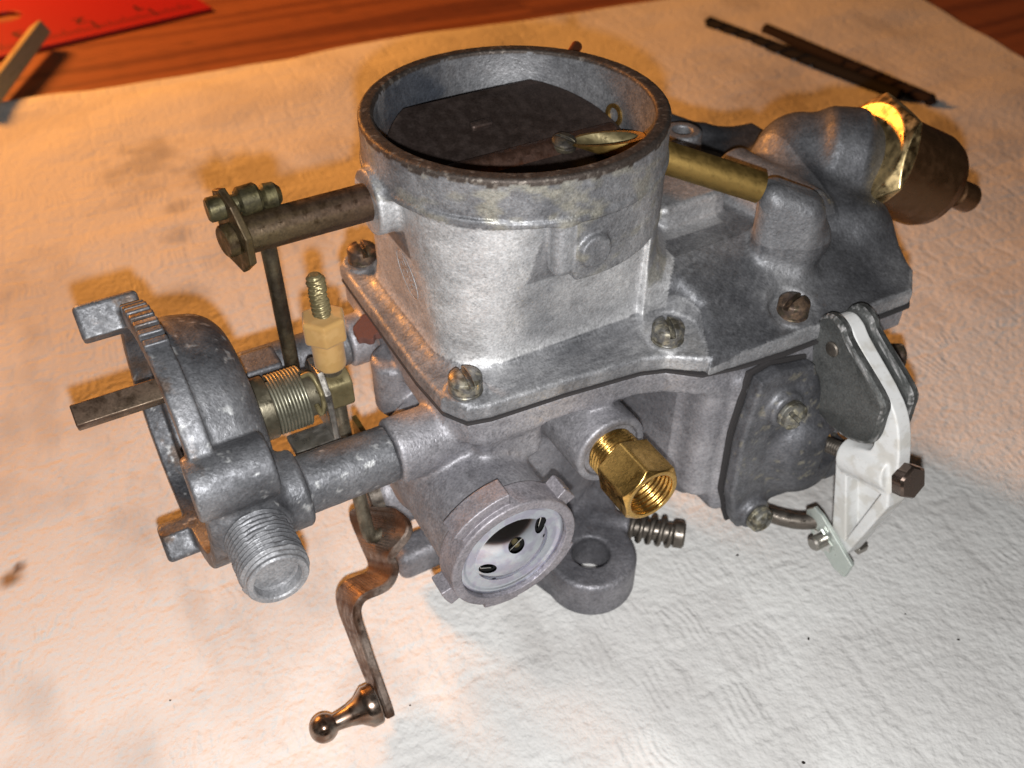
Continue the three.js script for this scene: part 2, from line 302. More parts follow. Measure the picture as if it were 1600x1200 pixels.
function hornColour(x, y, z, nx, ny) {
  const r = Math.hypot(x, z), w = 3 * (fbm(x * 0.3, y * 0.3, z * 0.3, 3) - 0.5);
  const collar = r > 32.4 && (y > 110.7 + w * 0.15 || (x > -4.6 && z > 0 && y > 96.6) || (x > 19.5 && y > 84 + w));
  if ((r < 36 && y > 112) || (r < 31.3 && y > 96) || (collar && r < 36.2)) {
    if (r < 31.2 && y < 120.6 + w * 0.3) {   // inside the collar
      const blot = sst(10, 6, Math.hypot((x + 13) * 0.8, y - 114, (z + 26) * 0.6) + 6 * (fbm(x * 0.5, y * 0.5, z * 0.5, 4) - 0.5));
      return mix3(zinc(x, y, z, 0.34, 0.5, 0.05), [0.045, 0.055, 0.075], blot * 0.8);
    }
    if (y > 120 + w * 0.5) return mix3([0.075, 0.060, 0.052], [0.28, 0.25, 0.22], sst(0.60, 0.72, fbm(x * 1.1, y, z * 1.1, 4)) * 0.7).map((c) => c * 0.7);
    const c = zinc(x, y, z, 0.36 + 0.12 * sst(112, 108, y), 0.62, 0.02 + 0.3 * sst(117.5, 121, y + w));
    return mix3(c, YELLOW.map((q) => q * (0.7 + 0.6 * grit(x, y, z))), sst(0.5, 0.66, fbm(x * 0.16 + 30, y * 0.3, z * 0.16, 5)) * 0.35);
  }
  if (r < 38 && y > 76.5 && x < 30) {                                             // walls below the collar: white bloom plus flash brightness put into the colour, with dark clouds
    const cl = sst(7, 2, Math.abs(x + 9 + 5 * (fbm(y * 0.12, z * 0.1, 4, 3) - 0.5)) + 8 * (fbm(x * 0.2, y * 0.2, z * 0.2, 4) - 0.5)) * sst(76, 84, y) * (z > 10 ? 1 : 0);
    return mix3(zinc(x, y, z, 0.72, 0.40, 0), [0.15, 0.16, 0.18], cl * 0.5);
  }
  if (y <= 80 && deck2(x, z) > -0.35 + w * 0.12) {                                                        // flange: brushed dark, gritty; brightness painted in round the front screw
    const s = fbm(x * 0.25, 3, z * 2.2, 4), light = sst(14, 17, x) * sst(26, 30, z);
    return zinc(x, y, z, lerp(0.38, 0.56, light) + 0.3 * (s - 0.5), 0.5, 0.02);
  }
  const s = fbm(x * 0.35 - z * 0.25, y * 0.2, (z + x * 0.6) * 1.6, 4);
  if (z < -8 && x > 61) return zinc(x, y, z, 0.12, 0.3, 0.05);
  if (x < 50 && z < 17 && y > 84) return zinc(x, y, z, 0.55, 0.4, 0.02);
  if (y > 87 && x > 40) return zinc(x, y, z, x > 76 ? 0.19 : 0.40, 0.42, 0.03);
  const halo = sst(9.5, 6, Math.hypot(x - 50.5, z - 42) + w * 1.2);  // paler halo round the bowl screw, brightness put into the colour
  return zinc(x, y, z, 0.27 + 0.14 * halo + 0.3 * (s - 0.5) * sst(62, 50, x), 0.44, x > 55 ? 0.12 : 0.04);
}
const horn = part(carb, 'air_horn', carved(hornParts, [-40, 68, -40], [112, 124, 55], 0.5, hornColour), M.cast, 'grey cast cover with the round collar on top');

// cast mark on the left face of the horn: an oval with a short word in script, standing proud by a hair
{
  const font = await new FontLoader().loadAsync('fonts/droid/droid_serif_regular.typeface.json').catch(() => null);
  const c = V(-30.55, 91.5, 6.5), U1 = V(0, -0.62, 0.78), Vn = V(-1, 0.085, 0);
  const W1 = new THREE.Vector3().crossVectors(Vn, U1).normalize();
  const basis = new THREE.Matrix4().makeBasis(U1, W1, Vn.clone().normalize()).setPosition(c);
  const gs = [];
  const pts = []; for (let i = 0; i <= 48; i++) { const t = i / 48 * 2 * Math.PI; pts.push(V(6.0 * Math.cos(t), 2.6 * Math.sin(t), 0.05)); }
  gs.push(new THREE.TubeGeometry(new THREE.CatmullRomCurve3(pts, true), 72, 0.09, 5, true));
  if (font) { const t = new TextGeometry('Ford', { font, size: 2.5, depth: 0.08, curveSegments: 3, bevelEnabled: false }); t.computeBoundingBox(); const b = t.boundingBox; t.translate(-(b.max.x + b.min.x) / 2, -(b.max.y + b.min.y) / 2, -0.04); t.applyMatrix4(new THREE.Matrix4().makeShear(0, 0, 0.35, 0, 0, 0)); gs.push(t.index ? t.toNonIndexed() : t); gs[0] = gs[0].toNonIndexed(); for (const g of gs) for (const k of Object.keys(g.attributes)) if (!['position', 'normal', 'uv'].includes(k)) g.deleteAttribute(k); }
  const g = gs.length > 1 ? mergeGeometries(gs) : gs[0]; g.applyMatrix4(basis);
  part(horn, 'cast_emblem', mm(g, (x, y, z) => zinc(x, y, z, 0.62, 0.3, 0.0)), M.cast, 'small oval cast mark with a script word');
}

// --- lower casting
const bodyParts = (() => {
  const bowl = poly2([[24, 38], [27, 43], [33, 45.5], [82, 46], [87, 40], [89, 18], [86, -22], [40, -28], [24, -20]]), ear2 = (x, z) => { const t = clamp((z + 6) / 45.4); return Math.hypot(x - 1.2 * t - 0.5 * (1 - t), z + 6 - 45.4 * t) - lerp(26, 11.8, t); };
  const idle = cylAB([8, 9, 28], [16.4, 9.6, 35.9], 3.6, 0.8), throat = capAB([-25, 46, 10], [-14, 40, 6], 14);
  return (x, y, z) => {
    let d = prism(flange2(x, z) + 0.5, y - 66.3, 3.3, 1.0);
    // throttle barrel and the walls beneath the flange
    d = smin(d, cylY(x, y, z, 0, 0, 8, 66, 24.5, 2), 2.5);
    d = smin(d, bxc(x, y, z, -26, 24, 44, 66, -24, 25, 6), 3);
    d = smin(d, throat(x, y, z), 3);
    // round boss that carries the vent cap, on the front left
    d = smin(d, cylZ(x, y, z, -29, 44, 8, 45.4, 14.6, 1), 1.6);
    d = smin(d, bxc(x, y, z, -29, -12, 52, 66, 18, 36, 3), 2.5);
    d = smin(d, cylX(x, y, z, 42, 14, -42, -20, 11, 2.5), 2);
    d = smin(d, smax(cylY(x, y, z, -33, 1, 50, 66, 6.4, 2), -x - 40, 1), 1.5);
    // boss of the heat tube
    d = smin(d, cylX(x, y, z, 60, 25, -45.6, -24, 7.6, 1), 1.8);
    d = smin(d, cylX(x, y, z, 60.5, -16.2, -40, -24, 6.6, 1), 2);
    // inlet boss
    d = smin(d, cylZ(x, y, z, 1.8, 53, 18, 43.2, 9.4, 0.9), 2.2);
    d = smax(d, -cylZ(x, y, z, 1.8, 53, 42.2, 46, 7.4, 0.2), 0.3);
    // float bowl
    if (x > 8) {
      const b = smax(bowl(x, z), Math.abs(y - 45) - 23, 5);
      d = smin(d, b, 2.5);
      d = smin(d, cylY(x, y, z, 30, 43.5, 26, 66, 4.6, 3), 2.5);
      d = smin(d, bxc(x, y, z, 31.5, 75, 20, 67, 40, 50.2, 3), 2);
    }
    // mounting flange with its ear and hole
    const ear = prism(ear2(x, z) - 0.4, y - 6.2, 6.1, 1.8);
    d = smin(d, ear, 2.4);
    d = smax(d, -cylY(x, y, z, 1.2, 39.4, -5, 30, 5.0, 0.2), 1.2);
    d = smax(d, y - 69.6, 0.4);
    d = smin(d, idle(x, y, z), 1);
    // stop lug low on the left
    d = smin(d, bxc(x, y, z, -44.5, -16, 4, 13.5, 9.5, 19, 2.6), 1.2);
    d = smin(d, bxc(x, y, z, -46, -20, 16, 30, -2, 9, 4), 2);
    d = smin(d, cylX(x, y, z, 22, 2, -43, -20, 9.5, 1.5), 2);
    return d + 0.05 * (noise(x * 0.35, y * 0.35 + 50, z * 0.35) - 0.5) + 0.03 * (noise(x * 1.4, y * 1.4, z * 1.4) - 0.5);
  };
})();
function bodyColour(x, y, z, nx, ny, nz) {
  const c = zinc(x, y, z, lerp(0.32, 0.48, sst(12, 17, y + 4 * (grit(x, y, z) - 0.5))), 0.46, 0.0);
  const s = sst(0.66, 0.74, fbm(x * 1.1, y * 1.1 + 30, z * 1.1, 3));       // black specks of soot
  const p = [c[0] * 1.01, c[1] * 0.985, c[2] * 1.015];
  return mix3(p, [0.05, 0.05, 0.06], s * 0.3);
}
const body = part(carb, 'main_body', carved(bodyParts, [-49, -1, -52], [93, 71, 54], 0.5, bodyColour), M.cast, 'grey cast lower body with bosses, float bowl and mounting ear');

// gasket between the castings, with a torn reddish tab on the left
{
  const s = new THREE.Shape(FLANGE.map(([x, z]) => new THREE.Vector2(x - 0.05, -z - (x > 20 && z > 40 ? 0.75 : 0))));
  s.holes.push(new THREE.Path().absarc(0, 0, 20, 0, Math.PI * 2, true));
  const g = new THREE.ExtrudeGeometry(s, { depth: 0.7, bevelEnabled: false }); g.rotateX(-Math.PI / 2); g.translate(0, 69.6, 0);
  const gasket = part(carb, 'gasket', mm(g), M.gasket, 'thin dark gasket between cover and body');
  const tear = carved((x, y, z) => prism(Math.hypot((x + 36) * 1.2, z + 8) - 4.4 + 1.6 * (noise(x * 0.7, 0, z * 0.7) - 0.5), y - 69.2 + (x + 34) * -0.25, 0.9, 0.3) , [-43, 64, -15], [-30, 73, -1], 0.35);
  part(gasket, 'torn_tab', tear, M.redGasket, 'torn rusty red scrap of gasket');
}

part(horn, 'copper_pin', mm(rod([25.5, 118.2, -20], [32.4, 119.5, -25.6], 1.4, 0.5)), new THREE.MeshPhysicalMaterial({ name: 'copper', color: new THREE.Color().setRGB(0.42, 0.15, 0.07), metalness: 0.9, roughness: 0.4 }));
// --- slotted cheese-head screws
function screwGeometry(r, hgt, slot, deep, tint) {
  const f = (x, y, z) => {
    let d = smax(cylY(x, y, z, 0, 0, 0, hgt, r, 0.5), (Math.hypot(x, (y - hgt + 4.6 * r / 3), z) - 4.75 * r / 3), 0.4);
    d = smax(d, -box3(x, y - hgt, z, slot / 2, deep, 20, 0.05), 0.12);
    const w = cylY(x, y, z, 0, 0, -1.0, 0.15, r + 0.1, 0.25); d = Math.min(d, smax(w, -(Math.abs(y - 0.05) - 0.12) - 0.3, 0.05));
    d = Math.min(d, cylY(x, y, z, 0, 0, -6, 0.2, r * 0.55, 0.1));
    return d;
  };
  const s = surface(f, [-r - 1, -3, -r - 1], [r + 1, hgt + 1, r + 1], 0.16);
  return (a, dir, roll) => {
    const q = new THREE.Quaternion().setFromUnitVectors(V(0, 1, 0), V(...dir).normalize()).multiply(new THREE.Quaternion().setFromAxisAngle(V(0, 1, 0), roll)), v = V(0, 0, 0), pos = s.pos.slice(), nor = s.nor.slice();
    for (let i = 0; i < pos.length; i += 3) { v.set(pos[i], pos[i + 1], pos[i + 2]).applyQuaternion(q).add(V(...a)); pos.set([v.x, v.y, v.z], i); v.set(nor[i], nor[i + 1], nor[i + 2]).applyQuaternion(q); nor.set([v.x, v.y, v.z], i); }
    return dress({ pos, nor, idx: s.idx }, (x, y, z) => { const n = fbm(x * 0.9, y * 0.9, z * 0.9, 4); return mix3(tint, [tint[0] * 1.9, tint[1] * 1.8, tint[2] * 1.5], sst(0.45, 0.65, n)).map((c, i) => lerp(c, [0.07, 0.06, 0.035][i], sst(0.52, 0.66, fbm(x * 0.6 + 8, y, z * 0.6, 3)) * 0.7)); });
  };
}
const bigScrew = screwGeometry(3.7, 4.4, 1.25, 2.1, [0.17, 0.165, 0.155]), brownScrew = screwGeometry(3.7, 4.4, 1.25, 2.1, [0.10, 0.07, 0.055]), coverScrew = screwGeometry(3.5, 2.7, 1.1, 1.5, [0.20, 0.195, 0.175]), plateScrew = screwGeometry(2.9, 1.6, 0.9, 0.7, [0.05, 0.045, 0.04]);
part(carb, 'cover_screw', bigScrew([-28.9, 75.6, 30], [0, 1, 0], -0.05), M.steelTinted, 'slotted cover screw at the front left corner');
part(carb, 'cover_screw', brownScrew([-29.0, 75.9, -27], [0, 1, 0], -0.1), M.steelTinted, 'slotted cover screw at the rear left corner');
part(carb, 'cover_screw', bigScrew([19.3, 75.6, 37], [0, 1, 0], -0.35), M.steelTinted, 'slotted cover screw between collar and bowl');
part(carb, 'cover_screw', brownScrew([50.5, 75.9, 44], [0, 1, 0], -1.35), M.steelTinted, 'brown slotted cover screw on the bowl');
part(carb, 'cover_screw', brownScrew([89, 49, 47], [0.75, 0.1, 0.65], 0.6), M.steelTinted, 'dark slotted screw half hidden behind the pump bracket');

// --- choke: plate, shaft, lever
{
  const tilt = THREE.MathUtils.degToRad(15.5), s = new THREE.Shape(), R = 28.6, zb = -23.2, a0 = Math.acos(-zb / R);
  const pts = []; for (let i = 0; i <= 60; i++) { const t = Math.PI / 2 + a0 + (i / 60) * (2 * Math.PI - 2 * a0); pts.push([R * Math.cos(t), R * Math.sin(t)]); }
  const g = prismXY(pts, 1.3, 0.2); // xy plane: y = -z of the carburetor
  g.rotateX(-Math.PI / 2); g.rotateX(tilt); g.translate(0, 108.0, 0);
  const rust = (x, y, z) => { const n = fbm(x * 0.5, y * 0.5, z * 0.5, 5), k = 0.8 + 0.5 * grit(x, y, z); return mix3([0.050, 0.036, 0.032], [0.085, 0.060, 0.051], sst(0.4, 0.65, n)).map((c) => c * k); };
  const plate = part(carb, 'choke_plate', mm(g, rust), M.steelTinted, 'dark brown choke plate inside the collar');
  const tab = new RoundedBoxGeometry(5.4, 1.9, 2.2, 2, 0.6); tab.rotateX(tilt); tab.translate(-2.5, 112.6, -11);
  part(plate, 'stamped_tab', mm(tab, rust), M.steelTinted);
  part(plate, 'plate_screw', plateScrew([12.0, 110.2, 1.6], [0, 0.97, 0.2], 0.6), M.steelTinted, 'black slotted screw on the choke shaft');
  const brown = (x, y, z) => { const n = fbm(x * 0.45, y * 0.6, z * 0.6, 5); return mix3(mix3([0.075, 0.040, 0.028], [0.085, 0.060, 0.026], sst(-50, -58, x + 10 * (n - 0.5))), [0.04, 0.022, 0.016], sst(0.45, 0.62, n) * 0.5).map((c) => c * (0.75 + 0.5 * grit(x, y, z))); };
  const shaft = part(carb, 'choke_shaft', mm(mergeGeometries([rod([-62.4, 107.6, 0], [-24, 107.6, 0], 4.0, 0.3), rod([-23.8, 107.6, 0], [26.5, 107.6, 0], 3.3, 0.3)]), brown), M.steelTinted, 'brown steel choke shaft sticking out to the left');
  // lever plate on its end, in the plane across the shaft
  const lp = prismXY([[-5.3, -6.6], [1, -7.6], [5.0, -4.0], [5.4, 2], [1.4, 7.6], [-2.4, 9.8], [-5.4, 8.6], [-6.0, 1]], 1.7, 0.35); lp.rotateY(-Math.PI / 2 + 0.22); lp.translate(-62.6, 107.6, 0);
  part(shaft, 'shaft_lever', mm(lp, brown), M.steelTinted, 'flat pear-shaped lever on the end of the shaft');
  part(shaft, 'shaft_stud', mm(rod([-64.2, 107.6, 0.3], [-66.4, 107.6, 0.75], 3.4, 0.35), brown), M.steelTinted);
  const green = (x, y, z) => mix3([0.04, 0.034, 0.018], [0.105, 0.09, 0.042], sst(0.4, 0.65, fbm(x * 0.7, y * 0.7, z * 0.7, 4)));
  part(shaft, 'clamp_screw', mm(mergeGeometries([rod([-64.0, 113.6, -2.2], [-67.6, 113.6, -2.2], 2.5, 0.4), rod([-64.5, 113.6, -2.2], [-58, 113.6, -2.2], 1.9, 0.2), rod([-61.6, 113.6, -2.2], [-57.0, 113.8, -2.4], 3.0, 0.6), rod([-57.2, 113.0, -3.0], [-52.6, 112.8, -3.0], 2.7, 1.2)]), green), M.steelTinted, 'greenish clamp screw through the lever');
  // thin rod down to the choke spindle
  part(carb, 'choke_rod', mm(tube([[-56.2, 113.4, -3.2], [-56.4, 110, -4], [-56.6, 105, -5], [-56.6, 90, -5.2], [-56.6, 75, -5.4], [-56.6, 62, -5.6]], 1.75, 60, 16), (x, y, z) => mix3([0.045, 0.034, 0.022], [0.10, 0.08, 0.048], sst(0.4, 0.68, fbm(x * 0.6, y * 0.25, z * 0.6, 4)))), M.steelTinted, 'thin brown link rod hanging from the choke lever');
}
// brass vent tube from the collar to the bowl, and the small bushing beside it
{
  const a = V(19.8, 111.4, 6.4), b = V(50.8, 100.1, 26), d = b.clone().sub(a), L = d.length(); d.normalize();
  // its inner end is cut at a slant, open to the top
  const side = d.clone().cross(V(0, 1, 0)).normalize(), up = side.clone().cross(d).normalize(), K = 64, q = [], at = (r, t, end) => a.clone().addScaledVector(d, end ? L : 2.3 * r * Math.sin(t)).addScaledVector(side, r * Math.cos(t)).addScaledVector(up, r * Math.sin(t));
  const strip = (f, g) => { for (let i = 0; i < K; i++) { const t = i / K * 2 * Math.PI, u = (i + 1) / K * 2 * Math.PI, A = f(t), B = f(u), Cc = g(u), D = g(t); for (const v of [A, B, Cc, A, Cc, D]) q.push(v.x, v.y, v.z); } };
  const pieces = [[(t) => at(3.7, t, true), (t) => at(3.7, t, false)], [(t) => at(3.7, t, false), (t) => at(2.95, t, false)], [(t) => at(2.95, t, false), (t) => at(2.95, t, true)]].map(([f, g]) => { q.length = 0; strip(f, g); const G = new THREE.BufferGeometry(); G.setAttribute('position', new THREE.Float32BufferAttribute(q.slice(), 3)); return G; });
  const [outer, rim, inner] = pieces; const nors = (G, fn) => { const p = G.attributes.position, N = []; for (let i = 0; i < p.count; i++) { const v = V(p.getX(i), p.getY(i), p.getZ(i)).sub(a); v.addScaledVector(d, -v.dot(d)).normalize().multiplyScalar(fn); N.push(v.x, v.y, v.z); } G.setAttribute('normal', new THREE.Float32BufferAttribute(N, 3)); };
  nors(outer, 1); nors(inner, -1); rim.computeVertexNormals();
  const vent = part(carb, 'vent_tube', mm(outer), M.dullBrass, 'dull brass tube from the collar to the bowl');
  part(vent, 'tube_rim', mm(rim), M.brass);
  part(vent, 'tube_bore', mm(inner), M.oldBrass);
  const n = [-0.98, 0.12, 0.12];
  part(carb, 'bushing', mm(turned([[1.7, -2], [1.7, 0.9], [2.7, 0.9], [2.8, -2]], [29.6, 110.8, -3.6], n, 32)), M.brass, 'small round brass bushing in the collar wall');
}

// --- choke housing on its two tubes
const HY = 66, HZ = 4, EY = 0.755, EZ = -0.66, NY = 0.66, NZ = 0.755;      // centre and the two directions in its plane (e: up and back, n: towards the front)
const inPlane = (x, e, n) => [x, HY + e * EY + n * NY, HZ + e * EZ + n * NZ];
const housingParts = (x, y, z) => {
  const qy = y - HY, qz = z - HZ, r = Math.hypot(qy, qz), e = qy * EY + qz * EZ, n = qy * NY + qz * NZ;
  const xt = x - 0.07 * n;        // the open face is turned a little to the front
  let d = box2(r, xt + 86.2, 29.4, 2.4, 0.6);
  const cone = box2(r + (x + 78) * 0.2, x + 78, 25.4, 8.2, 6.5); d = smin(d, cone, 1.6);
  d = smin(d, cylX(x, y, z, HY, HZ, -74, -68.8, 9, 0.8), 1.5);
  d = smin(d, box3(x + 90.4, e - 28.6, n, 6.6, 4.2, 4.4, 1.2), 1.0);        // three screw lugs
  d = smin(d, box3(x + 90, e + 22.5, n + 19.5, 6.6, 4.4, 4.2, 1.2), 1.0);
  const l3 = smin(box2(Math.hypot(e + 10.5, n - 25.4), x + 80.2, 6.6, 8.0, 0.8), box3(x + 80.2, e + 10.5, n - 20, 8.0, 6.6, 5.5, 0.8), 0.4); d = smin(d, l3, 0.9);
  d = smin(d, cylX(x, y, z, 60, 25, -80, -66.2, 8.6, 1.2), 2.2);             // collar and front tube
  d = smin(d, cylX(x, y, z, 60, 25, -72, -45.9, 6.5, 0.3), 0.6);
  d = smin(d, cylX(x, y, z, 60.5, -16.2, -76, -40.2, 5.7, 0.3), 0.8);        // rear tube with a stop block on it
  d = smin(d, bxc(x, y, z, -72, -58.5, 60, 68.5, -14.5, -6, 1), 0.8);
  d = smin(d, cylZ(x, y, z, -78.8, 61.8, 14, 34.6, 7.3, 0.8), 2.6);
  d = smax(d, -box2(r, x + 96, 20.5, 20.5, 1.5), 0.5); d = smax(d, -box2(r, xt + 96, 25.6, 11.6, 0.5), 0.4);
  d = smax(d, -bxc(x, y, z, -78, -73.5, 48, 56, 2, 20, 1), 0.3);
  return d + 0.05 * (noise(x * 0.4, y * 0.4, z * 0.4 + 20) - 0.5) + 0.025 * (noise(x * 1.5, y * 1.5, z * 1.5) - 0.5);
};
function housingColour(x, y, z) {
  const brown = x < -84.5 ? 0.42 : y > 84 ? 0.30 : 0.04;
  const c = zinc(x, y, z, 0.21, 0.5, brown), s = sst(0.68, 0.74, fbm(x * 0.5, y * 0.5, z * 0.5 + 60, 4));
  return mix3([c[0], c[1], c[2]], [0.40, 0.41, 0.42], s * 0.6);
}
const housing = part(carb, 'choke_housing', carved(housingParts, [-99, 33, -27], [-39, 97, 40], 0.45, housingColour), M.cast, 'grey cup-shaped choke housing open to the left');
for (let k = 0; k < 7; k++) {         // index ribs on the rim
  const a = THREE.MathUtils.degToRad(76 - k * 6.2), g = new RoundedBoxGeometry(4.9, 1.9, 1.9, 2, 0.45);
  const yAxis = V(0, EY * Math.sin(a) + NY * Math.cos(a), EZ * Math.sin(a) + NZ * Math.cos(a)), xAxis = V(1, 0, 0), zAxis = new THREE.Vector3().crossVectors(xAxis, yAxis);
  g.applyMatrix4(new THREE.Matrix4().makeBasis(xAxis, yAxis, zAxis).setPosition(...inPlane(-86.2 + 0.07 * Math.cos(a) * 29.6, Math.sin(a) * 29.5, Math.cos(a) * 29.5)));
  part(housing, 'index_rib', mm(g, housingColour), M.cast);
}
{
  const prof = [[7.0, 0], [5.9, 0.3], [5.9, 13.2], [6.1, 13.4], [6.2, 14.0], [5.9, 14.4], [5.0, 14.4], [4.7, 14.1], [4.55, 12.2], [4.0, 11.9], [0, 12.0]];
  part(housing, 'threaded_port', mm(mergeGeometries([turned(prof, [-78.8, 61.8, 33.6], [0, 0, 1], 64), helix(6.85, 0.85, 1.15, 12.9, [-78.8, 61.8, 34.1], [0, 0, 1], 72).toNonIndexed()].map((g) => { g.deleteAttribute('uv'); return g.index ? g.toNonIndexed() : g; })), (x, y, z) => zinc(x, y, z, z > 45 ? 0.48 : 0.30, 0.4, 0.06)), M.cast, 'threaded hot air port pointing forward, plugged with grey deposit');
}
// square thermostat bar through the housing
{
  const g = new RoundedBoxGeometry(27, 3.6, 5.2, 3, 0.45); g.rotateX(0.55); g.translate(-90.6, 71.4, -6.6);
  part(carb, 'thermostat_bar', mm(g, (x, y, z) => mix3([0.075, 0.042, 0.028], [0.17, 0.125, 0.085], sst(0.4, 0.68, fbm(x * 0.5, y * 0.5, z * 0.5, 5)))), M.steelTinted, 'flat rusty steel bar sticking out of the housing');
}
// choke spindle: washers, wound spring, bracket, swivel block
{
  const spindle = part(carb, 'spindle_sleeve', mm(mergeGeometries([rod([-69, HY, HZ], [-65.4, HY, HZ], 7.3, 0.2, 40), rod([-66, HY, HZ], [-50, HY, HZ], 5.4, 0.2, 40)])), M.drum, 'drum of the choke spindle');
  part(spindle, 'washer', mm(rod([-69.4, HY, HZ], [-68.7, HY, HZ], 8.6, 0.1, 48)), M.black);
  part(spindle, 'washer', mm(rod([-70.3, HY, HZ], [-69.6, HY, HZ], 8.9, 0.1, 48)), M.palePlate);
  const pts = [], turns = 10; for (let i = 0; i <= turns * 24; i++) { const t = i / 24 * 2 * Math.PI; pts.push([-65.0 + i / 24 * 0.76, HY + 6.7 * Math.cos(t), HZ + 6.7 * Math.sin(t)]); }
  part(carb, 'choke_spring', mm(tube(pts, 0.385, turns * 36, 8)), M.greenSteel, 'wound wire spring round the choke spindle');
  const hook = tube([[-57.4, HY + 6.6, HZ + 1.5], [-55.8, HY + 7.4, HZ + 2.6], [-55.0, HY + 4.5, HZ + 6], [-55.1, HY + 1.5, HZ + 7.4], [-56, HY - 0.5, HZ + 7.6], [-56.6, HY + 2, HZ + 7]], 0.6, 40, 8);
  part(carb, 'spring_hook', mm(hook), M.oldBrass);
  // L-shaped bracket: upright plate and a foot bent to the left
  const up = prismXY([[-7, -8.6], [7.4, -8.6], [7.4, 4], [4, 8.2], [-3, 8.2], [-7, 4]], 1.5, 0.4); up.rotateY(-Math.PI / 2); up.rotateX(-0.1); up.translate(-53.2, HY, HZ + 1.5);
  const foot = new RoundedBoxGeometry(11, 1.5, 7, 2, 0.5); foot.translate(-58.4, HY - 8.1, HZ + 6.4);
  part(carb, 'spindle_bracket', mm(mergeGeometries([up, foot].map((g) => (g.index ? g.toNonIndexed() : g)))), M.steel, 'bent steel bracket holding the spring');
  const bg = carved((x, y, z) => smax(cylX(x, y, z, 67, 6, -54.0, -47.3, 4.9, 0.5), Math.abs(z - 6) - 3.9, 0.4), [-56, 60, 0], [-45, 74, 12], 0.25);
  part(carb, 'swivel_block', bg, M.oldBrass, 'brass swivel block clamping the upright rod');
}
// upright adjusting rod with its amber nut
{
  const X = -50.6, Z = 6;
  const r = part(carb, 'adjusting_rod', mm(mergeGeometries([rod([X, 71.6, Z], [X, 74.4, Z], 2.4, 0.2), rod([X + 0.4, 46, Z], [X, 64, Z], 1.95, 0.2), tube([[X + 0.3, 62, Z], [X + 0.3, 56, Z + 0.4], [X - 0.2, 43, Z + 5], [X - 0.5, 31, Z + 9.2], [X - 0.5, 27.6, Z + 10.4], [X - 0.1, 25.7, Z + 11], [X + 1.4, 25.2, Z + 11.2], [X + 5, 25.2, Z + 11.2]], 1.75, 50, 16)].map((g) => g.index ? g.toNonIndexed() : g)), (x, y, z) => mix3([0.10, 0.085, 0.06], [0.2, 0.175, 0.13], sst(0.4, 0.65, fbm(x * 0.7, y * 0.3, z * 0.7, 4)))), M.steelTinted, 'upright adjusting rod through the swivel block');
  part(r, 'screw_thread', mm(mergeGeometries([turned([[1.4, 0], [1.4, 10.8], [0.9, 11.2], [0, 11.2]], [X, 86.8, Z], [-0.03, 1, 0], 32), helix(2.1, 0.75, 1.15, 10.9, [X, 86.9, Z], [-0.03, 1, 0], 32)].map((g) => { g.deleteAttribute('uv'); return g.index ? g.toNonIndexed() : g; }))), M.oldBrass);
  const nut = carved((x, y, z) => {
    const a = Math.atan2(z - Z, x - X) + 0.2, rr = Math.hypot(x - X, z - Z), k = Math.PI / 3, aa = ((a % k) + k) % k - k / 2, hex = rr * Math.cos(aa) - 4.45;
    let d = smax(prism(hex, y - 84.4, 3.0, 0.9), rr - 5.0, 0.3); d = smin(d, cylY(x, y, z, X, Z, 73.4, 83, 3.55, 0.9), 0.5);
    return d;
  }, [X - 6, 72, Z - 6], [X + 6, 89, Z + 6], 0.25, (x, y, z) => { const n = fbm(x * 0.4, y * 0.4, z * 0.4, 4); return [1, 1, 1].map((q, i) => lerp(q, [1.25, 1.35, 1.7][i], sst(0.45, 0.65, n) * 0.5)); });
  M.amber.vertexColors = true;
  part(carb, 'adjusting_nut', nut, M.amber, 'amber plastic hexagon nut on the threaded rod');
}

